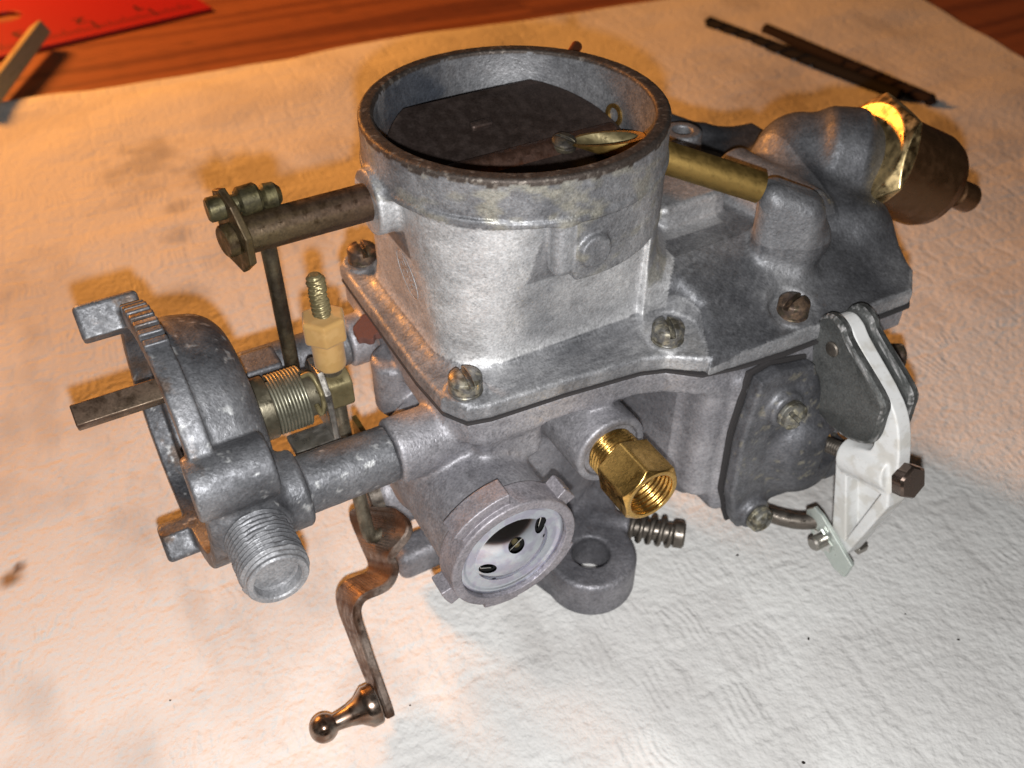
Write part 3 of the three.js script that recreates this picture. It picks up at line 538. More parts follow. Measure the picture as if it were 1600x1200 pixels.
// --- throttle shaft end, cranked lever, ball stud
{
  const tone = (x, y, z) => { const n = fbm(x * 0.3, y * 0.3, z * 0.3, 5), k = 0.8 + 0.4 * grit(x, y, z); return mix3([0.23, 0.18, 0.15], [0.10, 0.055, 0.035], sst(0.46, 0.62, n)).map((q) => q * k); };
  // a bent strip: its front edge runs along R, its width goes down and back
  const R = [[-43.2, 34.4, 19.4], [-44.1, 33, 25.4], [-50.2, 28.2, 27], [-50.6, 27, 29.8], [-53.0, 26, 32], [-59.7, 25.5, 32.6], [-62.6, 24, 34.3], [-63.4, 16.5, 40.5], [-63.6, 10, 47.6], [-63.7, 5, 53.2]];
  const L0 = [[-51.6, 31.5, 10.5], [-52, 20, 3.5], [-52.2, 16.2, 11], [-52.6, 15.6, 16.4], [-54, 17, 19.6], [-61, 21.2, 23], [-63.4, 12.6, 21], [-64.4, 9, 32], [-64.5, 4.4, 40.6], [-64.4, 1.6, 48.6]];
  const curve = (q) => new THREE.CatmullRomCurve3(q.map((p) => V(...p)), false, 'centripetal', 0.5), cu = curve(R), cl = curve(L0), n = 90, strips = [[]], th = 2.1;
  for (let i = 0; i <= n; i++) {
    const t = i / n, p = cu.getPoint(t), d = cu.getTangent(t), end = t > 0.94 ? Math.sqrt(Math.max(0.1, 1 - ((t - 0.94) / 0.064) ** 2)) * 0.3 + 0.7 : t < 0.05 ? 0.8 + 0.2 * Math.sqrt(t / 0.05) : 1, full = cl.getPoint(t).sub(p), sh = (1 - end) * 0.5, a = p.clone().addScaledVector(full, sh), b = p.clone().addScaledVector(full, 1 - sh), w = full.clone().normalize(), nn = d.clone().cross(w).normalize();
    if (nn.dot(V(-93.4, 206.3, 164.7).sub(p)) < 0) nn.negate();
    const a2 = a.clone().addScaledVector(nn, -th), b2 = b.clone().addScaledVector(nn, -th), e = 0.45;
    // eight corners: every edge of the section is bevelled
    const q = [a.clone().addScaledVector(w, e), b.clone().addScaledVector(w, -e), b.clone().addScaledVector(nn, -e), b2.clone().addScaledVector(nn, e), b2.clone().addScaledVector(w, -e), a2.clone().addScaledVector(w, e), a2.clone().addScaledVector(nn, e), a.clone().addScaledVector(nn, -e)]; strips[0].push(q);
  }
  const lp = [], L = strips[0];
  for (let i = 0; i < n; i++) for (let k = 0; k < 8; k++) { const a = L[i][k], b = L[i][(k + 1) % 8], c = L[i + 1][(k + 1) % 8], d = L[i + 1][k]; for (const v of [a, b, c, a, c, d]) lp.push(v.x, v.y, v.z); }
  for (const [q, f] of [[L[0], 1], [L[n], 0]]) for (let k = 1; k < 7; k++) for (const v of (f ? [q[0], q[k], q[k + 1]] : [q[0], q[k + 1], q[k]])) lp.push(v.x, v.y, v.z);
  const lg = new THREE.BufferGeometry(); lg.setAttribute('position', new THREE.Float32BufferAttribute(lp, 3)); lg.computeVertexNormals();
  const lever = part(carb, 'throttle_lever', mm(lg, tone), M.steelTinted, 'cranked steel throttle lever reaching forward over the cloth');
  const ball = [[0, 0], [4.6, 0], [4.9, 0.5], [4.9, 2.6], [4.3, 3.4], [3.1, 5.0], [2.4, 7.2], [2.1, 9.2], [2.0, 10.4]]; const bc = 13.2, br = 3.35;
  for (let i = 0; i <= 14; i++) { const t = -0.88 + (i / 14) * (Math.PI / 2 + 0.88); ball.push([Math.max(0, br * Math.cos(t)), bc + br * Math.sin(t)]); }
  part(lever, 'ball_stud', mm(lathe(ball, [-64.6, 7.6, 49.2], [-1, 0, 0.0], 48), (x, y, z) => mix3([0.30, 0.25, 0.21], [0.16, 0.10, 0.07], sst(0.45, 0.65, fbm(x * 0.5, y * 0.5, z * 0.5, 4)))), new THREE.MeshPhysicalMaterial({ name: 'ball', vertexColors: true, metalness: 0.95, roughness: 0.5, roughnessMap: steelRough }), 'turned ball stud at the end of the throttle lever');
  part(carb, 'shaft_nut', mm(rod([-47, 25, 4], [-36, 25, 4], 5.5, 0.4, 24)), M.darkSteel);
  // yellowed tab with a round head seen between the tube and the body
  const tab = prismXY([[-6, -3.4], [4.6, -3.4], [6.4, -1], [6.4, 4], [-6, 4]], 1.4, 0.3); tab.rotateY(-Math.PI / 2); tab.translate(-44.6, 46.4, 5.6);
  part(carb, 'idle_tab', mm(tab), M.dullBrass); part(carb, 'idle_screw_head', mm(rod([-46, 50, 9], [-49.6, 50, 9], 2.6, 0.5)), M.darkSteel);
}

// --- brass compression fitting in the inlet boss
{
  const c = [1.8, 53];
  const hexf = (x, y, z) => {
    const a = Math.atan2(y - c[1], x - c[0]) + 0.32, rr = Math.hypot(x - c[0], y - c[1]), k = Math.PI / 3, aa = ((a % k) + k) % k - k / 2;
    let d = smax(prism(rr * Math.cos(aa) - 6.9, z - 53.6, 5.6, 0.2), rr - 7.8 + Math.max(0, z - 58.2) * 1.1, 0.15);
    d = smax(d, -cylZ(x, y, z, c[0], c[1], 48.5, 70, 5.75 + 0.2 * Math.sin(z * 5.2), 0.1), 0.15);
    return d;
  };
  const nut = part(carb, 'brass_fitting', carved(hexf, [-7.5, 44, 46], [11, 62.5, 61], 0.2), M.brass, 'bright brass hexagon fitting, hollow and open to the front');
  part(nut, 'fitting_thread', mm(helix(6.2, 0.6, 0.95, 7.2, [c[0], c[1], 42], [0, 0, 1], 60)), M.brass);
  part(nut, 'fitting_bore', mm(rod([c[0], c[1], 48.6], [c[0], c[1], 49], 5.4, 0.05)), M.dullBrass);
}

// --- vent cap: slotted ring nut with a dished, pierced disc
{
  const cx = -29.2, cy = 44, z0 = 45.6;
  const ringf = (x, y, z) => {
    const r = Math.hypot(x - cx, y - cy), a = Math.atan2(y - cy, x - cx);
    let d = box2(r, z - (z0 + 3.4), 15.6, 3.4, 0.5);
    for (const [mid, half] of [[2.02, 0.42], [0.62, 0.13], [3.55, 0.16], [4.55, 0.25], [5.6, 0.25]]) { let q = Math.abs(((a - mid + 3 * Math.PI) % (2 * Math.PI)) - Math.PI) - half; d = smin(d, smax(box2(r, z - (z0 + 2.6), 18.3, 2.7, 0.35), q * r, 0.25), 0.25); }
    d = smax(d, -box2(r, z - (z0 + 7), 13.2, 6.4, 0.3), 0.3);
    return d + 0.05 * (noise(x * 1.2, y * 1.2, z * 1.2) - 0.5);
  };
  const cap = part(carb, 'vent_cap', carved(ringf, [cx - 19, cy - 19, z0 - 1], [cx + 19, cy + 19, z0 + 8], 0.32, (x, y, z) => { const c = zinc(x, y, z, 0.52, 0.35, 0.02); return [c[0] * 1.05, c[1] * 0.98, c[2] * 1.02]; }), M.cast, 'grey ring nut with wrench lugs over the round vent');
  // disc: flat rim, shallow dome, three holes
  const holes = [[-0.2, 4.0, 2.0], [6.9, 4.9, 1.8], [-6.8, -1.2, 1.8]], small = [[7.6, 1.2, 0.42], [-5.0, -6.6, 0.55]];
  const zf = (x, y) => z0 + 5.2 + Math.max(0, 3.0 - (x * x + y * y) / 28) + 0.35 * sst(11.4, 12.4, Math.hypot(x, y));
  const pos = [], nor = [], idx = [], ids = new Map(), st = 0.2, K = 66;
  const inside = (x, y) => Math.hypot(x, y) < 13.1 && ![...holes, ...small].some(([a, b, q]) => Math.hypot(x - a, y - b) < q);
  const put = (i, j) => { const key = i * 1000 + j; if (!ids.has(key)) { let x = (i - K) * st, y = (j - K) * st; for (const [a, b, q] of [...holes, ...small]) { const dd = Math.hypot(x - a, y - b); if (dd < q + st * 0.8) { x = a + (x - a) / (dd || 1) * q; y = b + (y - b) / (dd || 1) * q; } } ids.set(key, pos.length / 3); pos.push(cx + x, cy + y, zf(x, y)); const nx = -(zf(x + 0.1, y) - zf(x - 0.1, y)) / 0.2, ny = -(zf(x, y + 0.1) - zf(x, y - 0.1)) / 0.2, l = Math.hypot(nx, ny, 1); nor.push(nx / l, ny / l, 1 / l); } return ids.get(key); };
  for (let i = 0; i < 2 * K; i++) for (let j = 0; j < 2 * K; j++) { const x = (i + 0.5 - K) * st, y = (j + 0.5 - K) * st; if (inside(x, y)) { const a = put(i, j), b = put(i + 1, j), c = put(i + 1, j + 1), d = put(i, j + 1); idx.push(a, b, c, a, c, d); } }
  const rimI = [], domeI = []; for (let t = 0; t < idx.length; t += 3) { const q = Math.hypot(pos[idx[t] * 3] - cx, pos[idx[t] * 3 + 1] - cy); (q > 9.6 ? rimI : domeI).push(idx[t], idx[t + 1], idx[t + 2]); }
  const film = (x, y) => { const n = fbm(x * 0.5, y * 0.5, 3, 4), g = grit(x, y, 1); return mix3([0.58, 0.62, 0.68], [0.50, 0.50, 0.60], sst(0.4, 0.62, n)).map((q) => q * (0.93 + 0.14 * g)); };
  const P3 = Float32Array.from(pos), N3 = Float32Array.from(nor);
  const disc = part(cap, 'vent_disc', dress({ pos: P3, nor: N3, idx: domeI }, film), new THREE.MeshPhysicalMaterial({ name: 'disc', vertexColors: true, metalness: 1, roughness: 0.13, iridescence: 0.25, iridescenceIOR: 1.6, iridescenceThicknessRange: [100, 260] }), 'polished dished disc with three holes');
  part(cap, 'disc_rim', dress({ pos: P3, nor: N3, idx: rimI }, film), new THREE.MeshPhysicalMaterial({ name: 'discRim', vertexColors: true, metalness: 1, roughness: 0.3 }));
  part(cap, 'vent_well', mm(rod([cx, cy, z0 + 0.65], [cx, cy, z0 + 0.9], 13.0, 0.1)), M.black);
  const wires = holes.map(([a, b, q], k) => { const t = [0.62, 1.35, -0.5][k]; const w = rod([cx + a - Math.cos(t) * q, cy + b - Math.sin(t) * q, zf(a, b) - 0.5], [cx + a + Math.cos(t) * q, cy + b + Math.sin(t) * q, zf(a, b) - 0.5], 0.16, 0.02, 8); return w; });
  for (const w of wires) part(cap, 'vent_wire', mm(w), M.chrome);
  part(cap, 'rivet', mm(rod([cx + 0.4, cy + 3.0, z0 + 5.2], [cx + 0.4, cy + 3.0, z0 + 7.0], 0.8, 0.3, 20)), M.oldBrass);
}

// --- idle mixture screw with its spring
{
  const a = [16.6, 10, 36], b = [27.6, 10, 45.8], L = Math.hypot(b[0] - a[0], b[1] - a[1], b[2] - a[2]), u = b.map((q, i) => (q - a[i]) / L);
  const m = part(carb, 'mixture_screw', mm(rod([a[0] - u[0] * 3, a[1] - u[1] * 3, a[2] - u[2] * 3], [b[0] - u[0] * 0.8, b[1] - u[1] * 0.8, b[2] - u[2] * 0.8], 2.7, 0.4)), M.darkSteel, 'idle mixture screw low on the front');
  part(m, 'screw_head', mm(rod([b[0] - u[0] * 3.4, b[1] - u[1] * 3.4, b[2] - u[2] * 3.4], b, 3.7, 0.6, 32)), M.darkSteel);
  const side = V(u[0], u[1], u[2]).cross(V(0, 1, 0)).normalize(), up = side.clone().cross(V(...u)), pts = [], turns = 4.2;
  for (let i = 0; i <= 100; i++) { const t = i / 100, w = t * turns * 2 * Math.PI, q = t * (L - 3.6); pts.push([0, 1, 2].map((k) => a[k] + u[k] * q + 3.5 * (Math.cos(w) * side.getComponent(k) + Math.sin(w) * up.getComponent(k)))); }
  part(m, 'screw_spring', mm(tube(pts, 0.78, 160, 10)), M.darkSteel);
}

// --- accelerator pump: cover, gasket, screws, bracket ears, white lever
{
  const out = [[33.8, 68.6], [40, 69.6], [52, 66.8], [54, 60], [66, 44], [68, 24], [60, 19.6], [48, 21], [44.5, 14.2], [37.5, 15], [34.6, 22.5], [32.6, 30], [31.8, 50]], o2 = poly2(out);
  const bulge = capAB([54, 41, 49], [56, 33, 49], 12.5, 12), neck = capAB([50, 58, 50], [56, 46, 50], 6);
  const f = (x, y, z) => {
    let d = prism(o2(x, y) + 0.6, z - 52.2, 2.0, 1.0);
    d = smin(d, smax(bulge(x, y, z), z - 60.4, 2), 2);
    d = smin(d, neck(x, y, z), 2.5);
    d = smin(d, cylZ(x, y, z, 42.2, 58.2, 50, 57, 4.8, 1.0), 1.8);
    d = smin(d, cylZ(x, y, z, 41.0, 21.5, 50, 56.6, 4.6, 1.0), 1.8);
    d = smin(d, bxc(x, y, z, 63, 71, 22, 34, 50, 57, 2.2), 1.5);
    d = smax(d, -bxc(x, y, z, 55.6, 70, 34.6, 46, 53.0, 70, 1), 0.6);
    return d + 0.1 * (noise(x * 0.4, y * 0.4, z * 0.4) - 0.5);
  };
  const col = (x, y, z) => { const c = zinc(x, y, z, 0.26, 0.5, 0.14); return mix3([c[0] * 0.8, c[1] * 0.8, c[2] * 0.82], [0.30, 0.28, 0.22], sst(0.66, 0.76, fbm(x * 0.5, y * 0.5 + 20, z * 0.5, 4)) * 0.5); };
  const cover = part(carb, 'pump_cover', carved(f, [29, 10, 44], [74, 73, 63], 0.4, col), M.cast, 'dark grey accelerator pump cover on the side of the bowl');
  const gs = prismXY(out.map(([x, y]) => [x * 1.01 - 0.75, y * 1.0 + 0.1]), 0.8, 0.1); gs.translate(0, 0, 49.4);
  part(carb, 'pump_gasket', mm(gs), M.gasket);
  part(cover, 'pump_cover_screw', coverScrew([42.2, 58.2, 58.0], [0.02, 0, 1], 0.75), M.steelTinted, 'upper slotted screw of the pump cover');
  part(cover, 'pump_cover_screw', coverScrew([41.0, 21.5, 57.6], [0.02, 0, 1], -0.3), M.steelTinted, 'lower slotted screw of the pump cover');
  const ears = [[49, 50], [49, 70], [48.8, 75.6], [50.6, 78.2], [53, 78.8], [56.2, 77.6], [58, 75.6], [71.4, 67.4], [72.6, 65.6], [72.8, 62.8], [72.4, 55], [67.6, 51.5], [62, 50.4], [56, 51], [52, 50]];
  for (const [x0, dy] of [[54.2, 0], [61.7, 1.0]]) {
    const g = prismXY(rounded(ears).map(([z, y]) => [z + dy, y + dy * 0.6]), 2.9, 0.9); g.rotateY(-Math.PI / 2); g.translate(x0 + 2.9, 0, 0);
    part(cover, 'bracket_ear', mm(g, (x, y, z, nx) => { const n = fbm(x * 0.4, y * 0.4, z * 0.4, 5), k = 0.75 + 0.5 * grit(x, y, z), worn = Math.abs(nx) > 0.25 && Math.abs(nx) < 0.97 ? sst(0.52, 0.66, fbm(x * 0.8, y * 1.6, z * 1.6, 3)) : 0; return mix3(mix3([0.062, 0.066, 0.066], [0.13, 0.135, 0.135], sst(0.4, 0.68, n)), [0.42, 0.42, 0.43], worn * 0.8).map((q) => q * k); }), M.cast, x0 < 60 ? 'near bracket ear of the pump lever' : 'far bracket ear of the pump lever');
  }
  part(cover, 'pivot_pin', mm(rod([53.6, 71, 55], [65.2, 71, 55], 1.9, 0.3)), M.darkSteel);
  // white lever
  const P0 = [59.4, 39.6, 57.4], P1 = [59.4, 49.0, 83.6], bd = [0, (P1[1] - P0[1]) / 27.8, (P1[2] - P0[2]) / 27.8], at = (t) => [59.4, P0[1] + bd[1] * t, P0[2] + bd[2] * t];
  const strip = poly2(rounded([[49, 69], [49.6, 75], [52.6, 77.2], [55.6, 76.4], [58.2, 74.2], [71.8, 65.2], [75.4, 60.6], [78.6, 51.6], [79.6, 44], [77, 41], [63.6, 38.2], [64.6, 44.5], [68, 47.6], [71, 50], [70.4, 58], [68, 63], [56, 69]], 4)), tri = poly2([[62.6, 42.6], [63.4, 37.6], [69.4, 13.8], [74.4, 14.4], [80.4, 39], [78.6, 45.8]]), web = poly2([[67.2, 38.2], [77.4, 41], [73.0, 19.6]]), boss = cylAB(at(7.2), at(21.4), 4.5, 0.6);
  const wf = (x, y, z) => {
    let d = prism(strip(z, y) - 0.3, x - 59.4, 2.1, 0.5);
    d = smin(d, prism(tri(z, y), x - 60, 3.0, 0.6), 0.6);
    d = smax(d, -smax(web(z, y), x - 61.2, 0.3), 0.5);
    d = smin(d, boss(x, y, z), 1.0);
    return d;
  };
  const lever = part(carb, 'pump_lever', carved(wf, [53, 11, 46], [65, 81, 86], 0.36, (x, y, z) => { const n = fbm(x * 0.35, y * 0.35, z * 0.35, 4), sc = sst(0.64, 0.70, fbm(x * 0.5, y * 2.6, z * 1.2 + y, 3)); return mix3(mix3([0.66, 0.665, 0.66], [0.56, 0.55, 0.52], sst(0.45, 0.65, n)), [0.46, 0.45, 0.43], sc * 0.3); }), M.white, 'white plastic pump lever held between the two bracket ears');
  const bolt = part(lever, 'adjusting_bolt', mm(turned([[0, 0], [1.6, 0.1], ...thread(2.0, 0.35, 0.8, 0.3, 25.4), [1.7, 25.4]], at(-0.6), bd, 32)), M.darkSteel, 'hexagon head adjusting bolt through the white lever');
  const head = turned([[0, 0], [3.9, 0], [4.4, 0.4], [4.4, 2.9], [3.9, 3.5], [0, 3.5]], at(23.6), bd, 6);
  part(lever, 'bolt_head', mm(head), new THREE.MeshPhysicalMaterial({ name: 'boltHead', color: new THREE.Color().setRGB(0.16, 0.12, 0.10), metalness: 0.9, roughness: 0.38, roughnessMap: steelRough }));
  part(cover, 'plunger', mm(turned([[0, 0], [3.1, 0], [3.1, 2.2], [2.7, 2.6], [0, 2.6]], at(-3.8), bd, 32)), M.brass, 'gold coloured plunger tip pushed by the bolt');
  // link plate at the foot of the lever
  const lp = prismXY([[60.4, 19.6], [62.4, 22.4], [65.4, 22], [78.2, 15.4], [77.4, 9.8], [73.6, 9.4], [61.4, 15.4]], 1.4, 0.3); lp.rotateY(-Math.PI / 2); lp.translate(56.6, 0, 0);
  part(lever, 'link_plate', mm(lp), M.palePlate, 'pale plated link plate at the foot of the lever');
  part(lever, 'link_pin', mm(rod([51.4, 15.4, 68.0], [58, 15.4, 68.0], 2.0, 0.5)), M.steel);
  const star = new THREE.Shape(); for (let i = 0; i < 16; i++) { const t = i / 16 * 2 * Math.PI, q = i % 2 ? 3.5 : 2.6; star[i ? 'lineTo' : 'moveTo'](q * Math.cos(t), q * Math.sin(t)); }
  const sg = new THREE.ExtrudeGeometry(star, { depth: 0.6, bevelEnabled: false }); sg.rotateY(-Math.PI / 2); sg.translate(54.9, 15.6, 68.4); part(lever, 'star_washer', mm(sg), M.chrome);
  const nib = new RoundedBoxGeometry(3.4, 2.2, 3.0, 2, 0.4); nib.translate(63.4, 13.4, 73.6); part(lever, 'steel_nib', mm(nib), M.steel);
  part(carb, 'pump_link', mm(tube([[38, 12, 30], [46, 14, 48], [53.5, 15.5, 60], [57.5, 18, 64.4]], 2.2, 40, 14)), M.darkSteel, 'dark link rod running under the bowl to the lever');
}

// --- solenoid valve on the right
{
  const a = [95.6, 93.0, 15.6], d = [0.86, -0.43, 0.24];
  const root = part(carb, 'solenoid_valve', mm(turned([[7.5, -3], [7.5, 4], [12.4, 4.2], [12.9, 5.2], [12.9, 24], [12.2, 26.5], [10, 28.6], [4.4, 29.2], [4.4, 29.6], [3.4, 30], [3.4, 37], [4.1, 37.4], [4.1, 43], [3.6, 43.8], [0, 43.8]], a, d, 56)), M.brownMetal, 'brown brass cylinder screwed into the right end of the casting');
  const hexS = surface((x, y, z) => { const t = Math.atan2(z, x) + 0.3, rr = Math.hypot(x, z), k = Math.PI / 3, aa = ((t % k) + k) % k - k / 2; return smax(prism(rr * Math.cos(aa) - 14.6, y - 2.6, 2.6, 0.3), (rr - 13.4 - (y < 2.6 ? y : 5.2 - y) * 1.5) * 0.55, 0.3); }, [-19, -1, -19], [19, 6.5, 19], 0.35);
  const hexQ = new THREE.Quaternion().setFromUnitVectors(V(0, 1, 0), V(...d).normalize()), hv = V(0, 0, 0);
  for (let i = 0; i < hexS.pos.length; i += 3) { hv.set(hexS.pos[i], hexS.pos[i + 1], hexS.pos[i + 2]).applyQuaternion(hexQ).add(V(...a)); hexS.pos.set([hv.x, hv.y, hv.z], i); hv.set(hexS.nor[i], hexS.nor[i + 1], hexS.nor[i + 2]).applyQuaternion(hexQ); hexS.nor.set([hv.x, hv.y, hv.z], i); }
  part(root, 'hexagon_flange', dress(hexS), new THREE.MeshPhysicalMaterial({ name: 'flange', color: new THREE.Color().setRGB(0.62, 0.47, 0.24), metalness: 1, roughness: 0.72, roughnessMap: steelRough }), 'shiny hexagon flange of the valve');
}

// ================================================================== SETTING: wooden table and the white cloth
const RA = Math.atan2(38, 386), ux = V(Math.cos(RA), 0, Math.sin(RA)), uz = V(-Math.sin(RA), 0, Math.cos(RA));
{
  const woodMap = (() => {
    const n = 1024, d = new Uint8Array(n * n * 4);
    for (let y = 0; y < n; y++) for (let x = 0; x < n; x++) {
      const u = x / n, v = y / n, warp = 0.05 * (tfbm(u, v, 3, 3, 71) - 0.5), q = v + warp;
      const rings = 0.5 + 0.5 * Math.sin(2 * Math.PI * (q * 9 + 1.6 * tnoise(u * 2, q * 9, 9, 5)));
      const fine = tnoise(u * 10, q * 220, 220, 15), pores = sst(0.70, 0.86, tnoise(u * 30, q * 300, 300, 25));
      let t = 0.62 * Math.pow(rings, 2.4) + 0.2 * fine; t = clamp(t + 0.15 * (tnoise(u * 3, q * 14, 14, 33) - 0.5));
      const c = mix3([0.34, 0.115, 0.040], [0.15, 0.040, 0.015], t), k = 1 - 0.35 * pores, o = (y * n + x) * 4;
      for (let i = 0; i < 3; i++) d[o + i] = 255 * Math.pow(clamp(c[i] * k), 1 / 2.2); d[o + 3] = 255;
    }
    const t = new THREE.DataTexture(d, n, n); t.colorSpace = THREE.SRGBColorSpace; t.wrapS = t.wrapT = THREE.RepeatWrapping; t.magFilter = THREE.LinearFilter; t.needsUpdate = true; return t;
  })();
  const g = new RoundedBoxGeometry(1.9, 0.03, 1.3, 3, 0.004), uv = g.attributes.uv, p = g.attributes.position;
  for (let i = 0; i < p.count; i++) uv.setXY(i, p.getX(i) / 0.42, p.getZ(i) / 0.21);
  g.rotateY(-RA + 0.012); g.translate(0.2, -0.0165, -0.2);
  single('wooden_table', g, new THREE.MeshPhysicalMaterial({ name: 'wood', map: woodMap, roughness: 0.42, clearcoat: 0.25, clearcoatRoughness: 0.3 }), { kind: 'structure' });
}
{
  // the cloth: basket-weave embossing, ribs running one way or the other from block to block
  const n = 2048, CELLS = 22, SIZE = 0.30;
  const emboss = (() => {
    const d = new Float32Array(n * n * 4);
    for (let y = 0; y < n; y++) for (let x = 0; x < n; x++) {
      const wx = 0.22 * (tnoise(x / n * 44, y / n * 44, 44, 3) - 0.5), wy = 0.22 * (tnoise(x / n * 44, y / n * 44, 44, 8) - 0.5);
      const u = x / n * CELLS + wx, v = y / n * CELLS + wy, i = Math.floor(u), j = Math.floor(v), fu = u - i, fv = v - j, odd = (((i + j) % 2) + 2) % 2;
      const t = odd ? fu : fv, rib = 0.5 + 0.5 * Math.cos(2 * Math.PI * 6 * t), seam = Math.min(Math.min(fu, 1 - fu), Math.min(fv, 1 - fv));
      const some = sst(0.48, 0.72, tnoise(x / n * 11, y / n * 11, 11, 50 + odd)) * (odd ? 1 : 0.4);
      let h = 0.13 * rib * some * sst(0, 0.08, seam) + 0.16 * sst(0, 0.16, seam) * sst(0.28, 0.62, tnoise(x / n * 13, y / n * 13, 13, 70));
      h += 0.42 * tfbm(x / n, y / n, 190, 3, 90) + 0.36 * tfbm(x / n, y / n, 30, 4, 95);
      const o = (y * n + x) * 4; d[o] = d[o + 1] = d[o + 2] = h; d[o + 3] = 1;
    }
    const t = new THREE.DataTexture(d, n, n, THREE.RGBAFormat, THREE.FloatType); t.wrapS = t.wrapT = THREE.RepeatWrapping; t.magFilter = THREE.LinearFilter; t.needsUpdate = true; return t;
  })();
  const TL = V(-0.42, 0, -0.4005), TR = V(0.458, 0, -0.3145), BR = V(0.300, 0, 0.34), BL = V(-0.42, 0, 0.34), nu = 560, nv = 420, P = [], U = [], C = [], I = [], N = [];
  const lift = (x, z) => {      // gentle unevenness, pressed flat under the carburetor
    const near = sst(0.05, 0.14, Math.hypot(Math.max(Math.abs(x - 0.02) - 0.07, 0), Math.max(Math.abs(z - 0.01) - 0.05, 0)));
    return 0.009 * Math.max(0, fbm(x * 9 + 5, 1, z * 16, 3) - 0.42) * near + 0.0006 * (fbm(x * 45, 2, z * 45, 3) - 0.5) * (0.25 + 0.75 * near);
  };
  const stain = (x, z) => {
    const X = x * 1000, Z = z * 1000, k = fbm(X * 0.18, 0, Z * 0.18, 4);
    let c = [0.72, 0.715, 0.70];
    const smudge = (sx, sz, r, a, tint = [0.30, 0.29, 0.29]) => { const q = Math.hypot(X - sx, Z - sz) / r + 1.5 * (fbm(X * 0.07, 3, Z * 0.07, 4) - 0.5) + 0.7 * (k - 0.5); c = mix3(c, tint, a * sst(1.0, 0.25, q)); };
    c = mix3(c, [0.58, 0.565, 0.55], 0.55 * sst(0.50, 0.68, fbm(X * 0.03, 7, Z * 0.03, 5)));
    c = mix3(c, [0.42, 0.40, 0.385], 0.4 * sst(0.62, 0.78, fbm(X * 0.05 + 9, 17, Z * 0.022, 5)));
    smudge(-48, -262, 26, 0.5); smudge(-20, -240, 22, 0.3); smudge(-58, -150, 10, 0.35); smudge(-52, -190, 9, 0.4); smudge(-48, -215, 8, 0.5);
    smudge(-66, 10, 16, 0.22); smudge(-62, 34, 14, 0.25); smudge(180, -60, 30, 0.25); smudge(250, -170, 30, 0.3, [0.36, 0.30, 0.25]);
    smudge(-136.5, -38, 4.2, 0.95, [0.26, 0.14, 0.045]); smudge(-134, -41, 2.4, 0.9, [0.13, 0.06, 0.02]);
    return c;
  };
  for (let j = 0; j <= nv; j++) for (let i = 0; i <= nu; i++) {
    // finer where the camera looks
    const a = i / nu, b = j / nv, x = lerp(lerp(TL.x, TR.x, a), lerp(BL.x, BR.x, a), b), z = lerp(lerp(TL.z, TR.z, a), lerp(BL.z, BR.z, a), b);
    const edge = sst(0, 0.006, b) , w = 0.0012 * (noise(a * 60, 0, 0) - 0.5);
    P.push(x, -0.0012 + 0.0012 * edge + lift(x, z), z + (1 - edge) * w); C.push(...stain(x, z)); const px = x * ux.x + z * ux.z, pz = x * uz.x + z * uz.z; U.push(px / SIZE, pz / SIZE);
  }
  for (let j = 0; j < nv; j++) for (let i = 0; i < nu; i++) { const o = j * (nu + 1) + i; I.push(o, o + nu + 1, o + 1, o + 1, o + nu + 1, o + nu + 2); }
  const g = new THREE.BufferGeometry(); g.setAttribute('position', new THREE.Float32BufferAttribute(P, 3)); g.setAttribute('uv', new THREE.Float32BufferAttribute(U, 2)); g.setAttribute('color', new THREE.Float32BufferAttribute(C, 3)); g.setIndex(I); g.computeVertexNormals();
  single('cloth', g, new THREE.MeshPhysicalMaterial({ name: 'cloth', vertexColors: true, roughness: 1, bumpMap: emboss, bumpScale: 0.0011, sheen: 0.25, sheenRoughness: 0.8, sheenColor: new THREE.Color(1, 1, 1), specularIntensity: 0.3 }), { label: 'white embossed cleaning cloth with grey smudges spread under the carburetor', category: 'cloth' });
}
// crumbs of dirt on the cloth
{
  const gs = [];
  for (let i = 0; i < 22; i++) {
    const g = new THREE.IcosahedronGeometry(0.00018 + 0.00022 * rnd() * rnd(), 1), p = g.attributes.position; for (let k = 0; k < p.count; k++) { const q = 0.7 + 0.6 * noise(p.getX(k) * 9000, p.getY(k) * 9000, p.getZ(k) * 9000 + i); p.setXYZ(k, p.getX(k) * q * 1.4, p.getY(k) * q * 0.7, p.getZ(k) * q); }
    g.computeVertexNormals(); g.rotateY(rnd() * 6); const x = lerp(-0.15, 0.2, rnd()), z = lerp(-0.08, 0.14, rnd()); g.translate(x, 0.0008, z); gs.push(g);
  }
  single('crumbs', mergeGeometries(gs), new THREE.MeshStandardMaterial({ name: 'crumb', color: 0x1a120c, roughness: 1 }), { kind: 'stuff', label: 'scattered dark specks of dirt on the white cloth', category: 'dirt' });
}

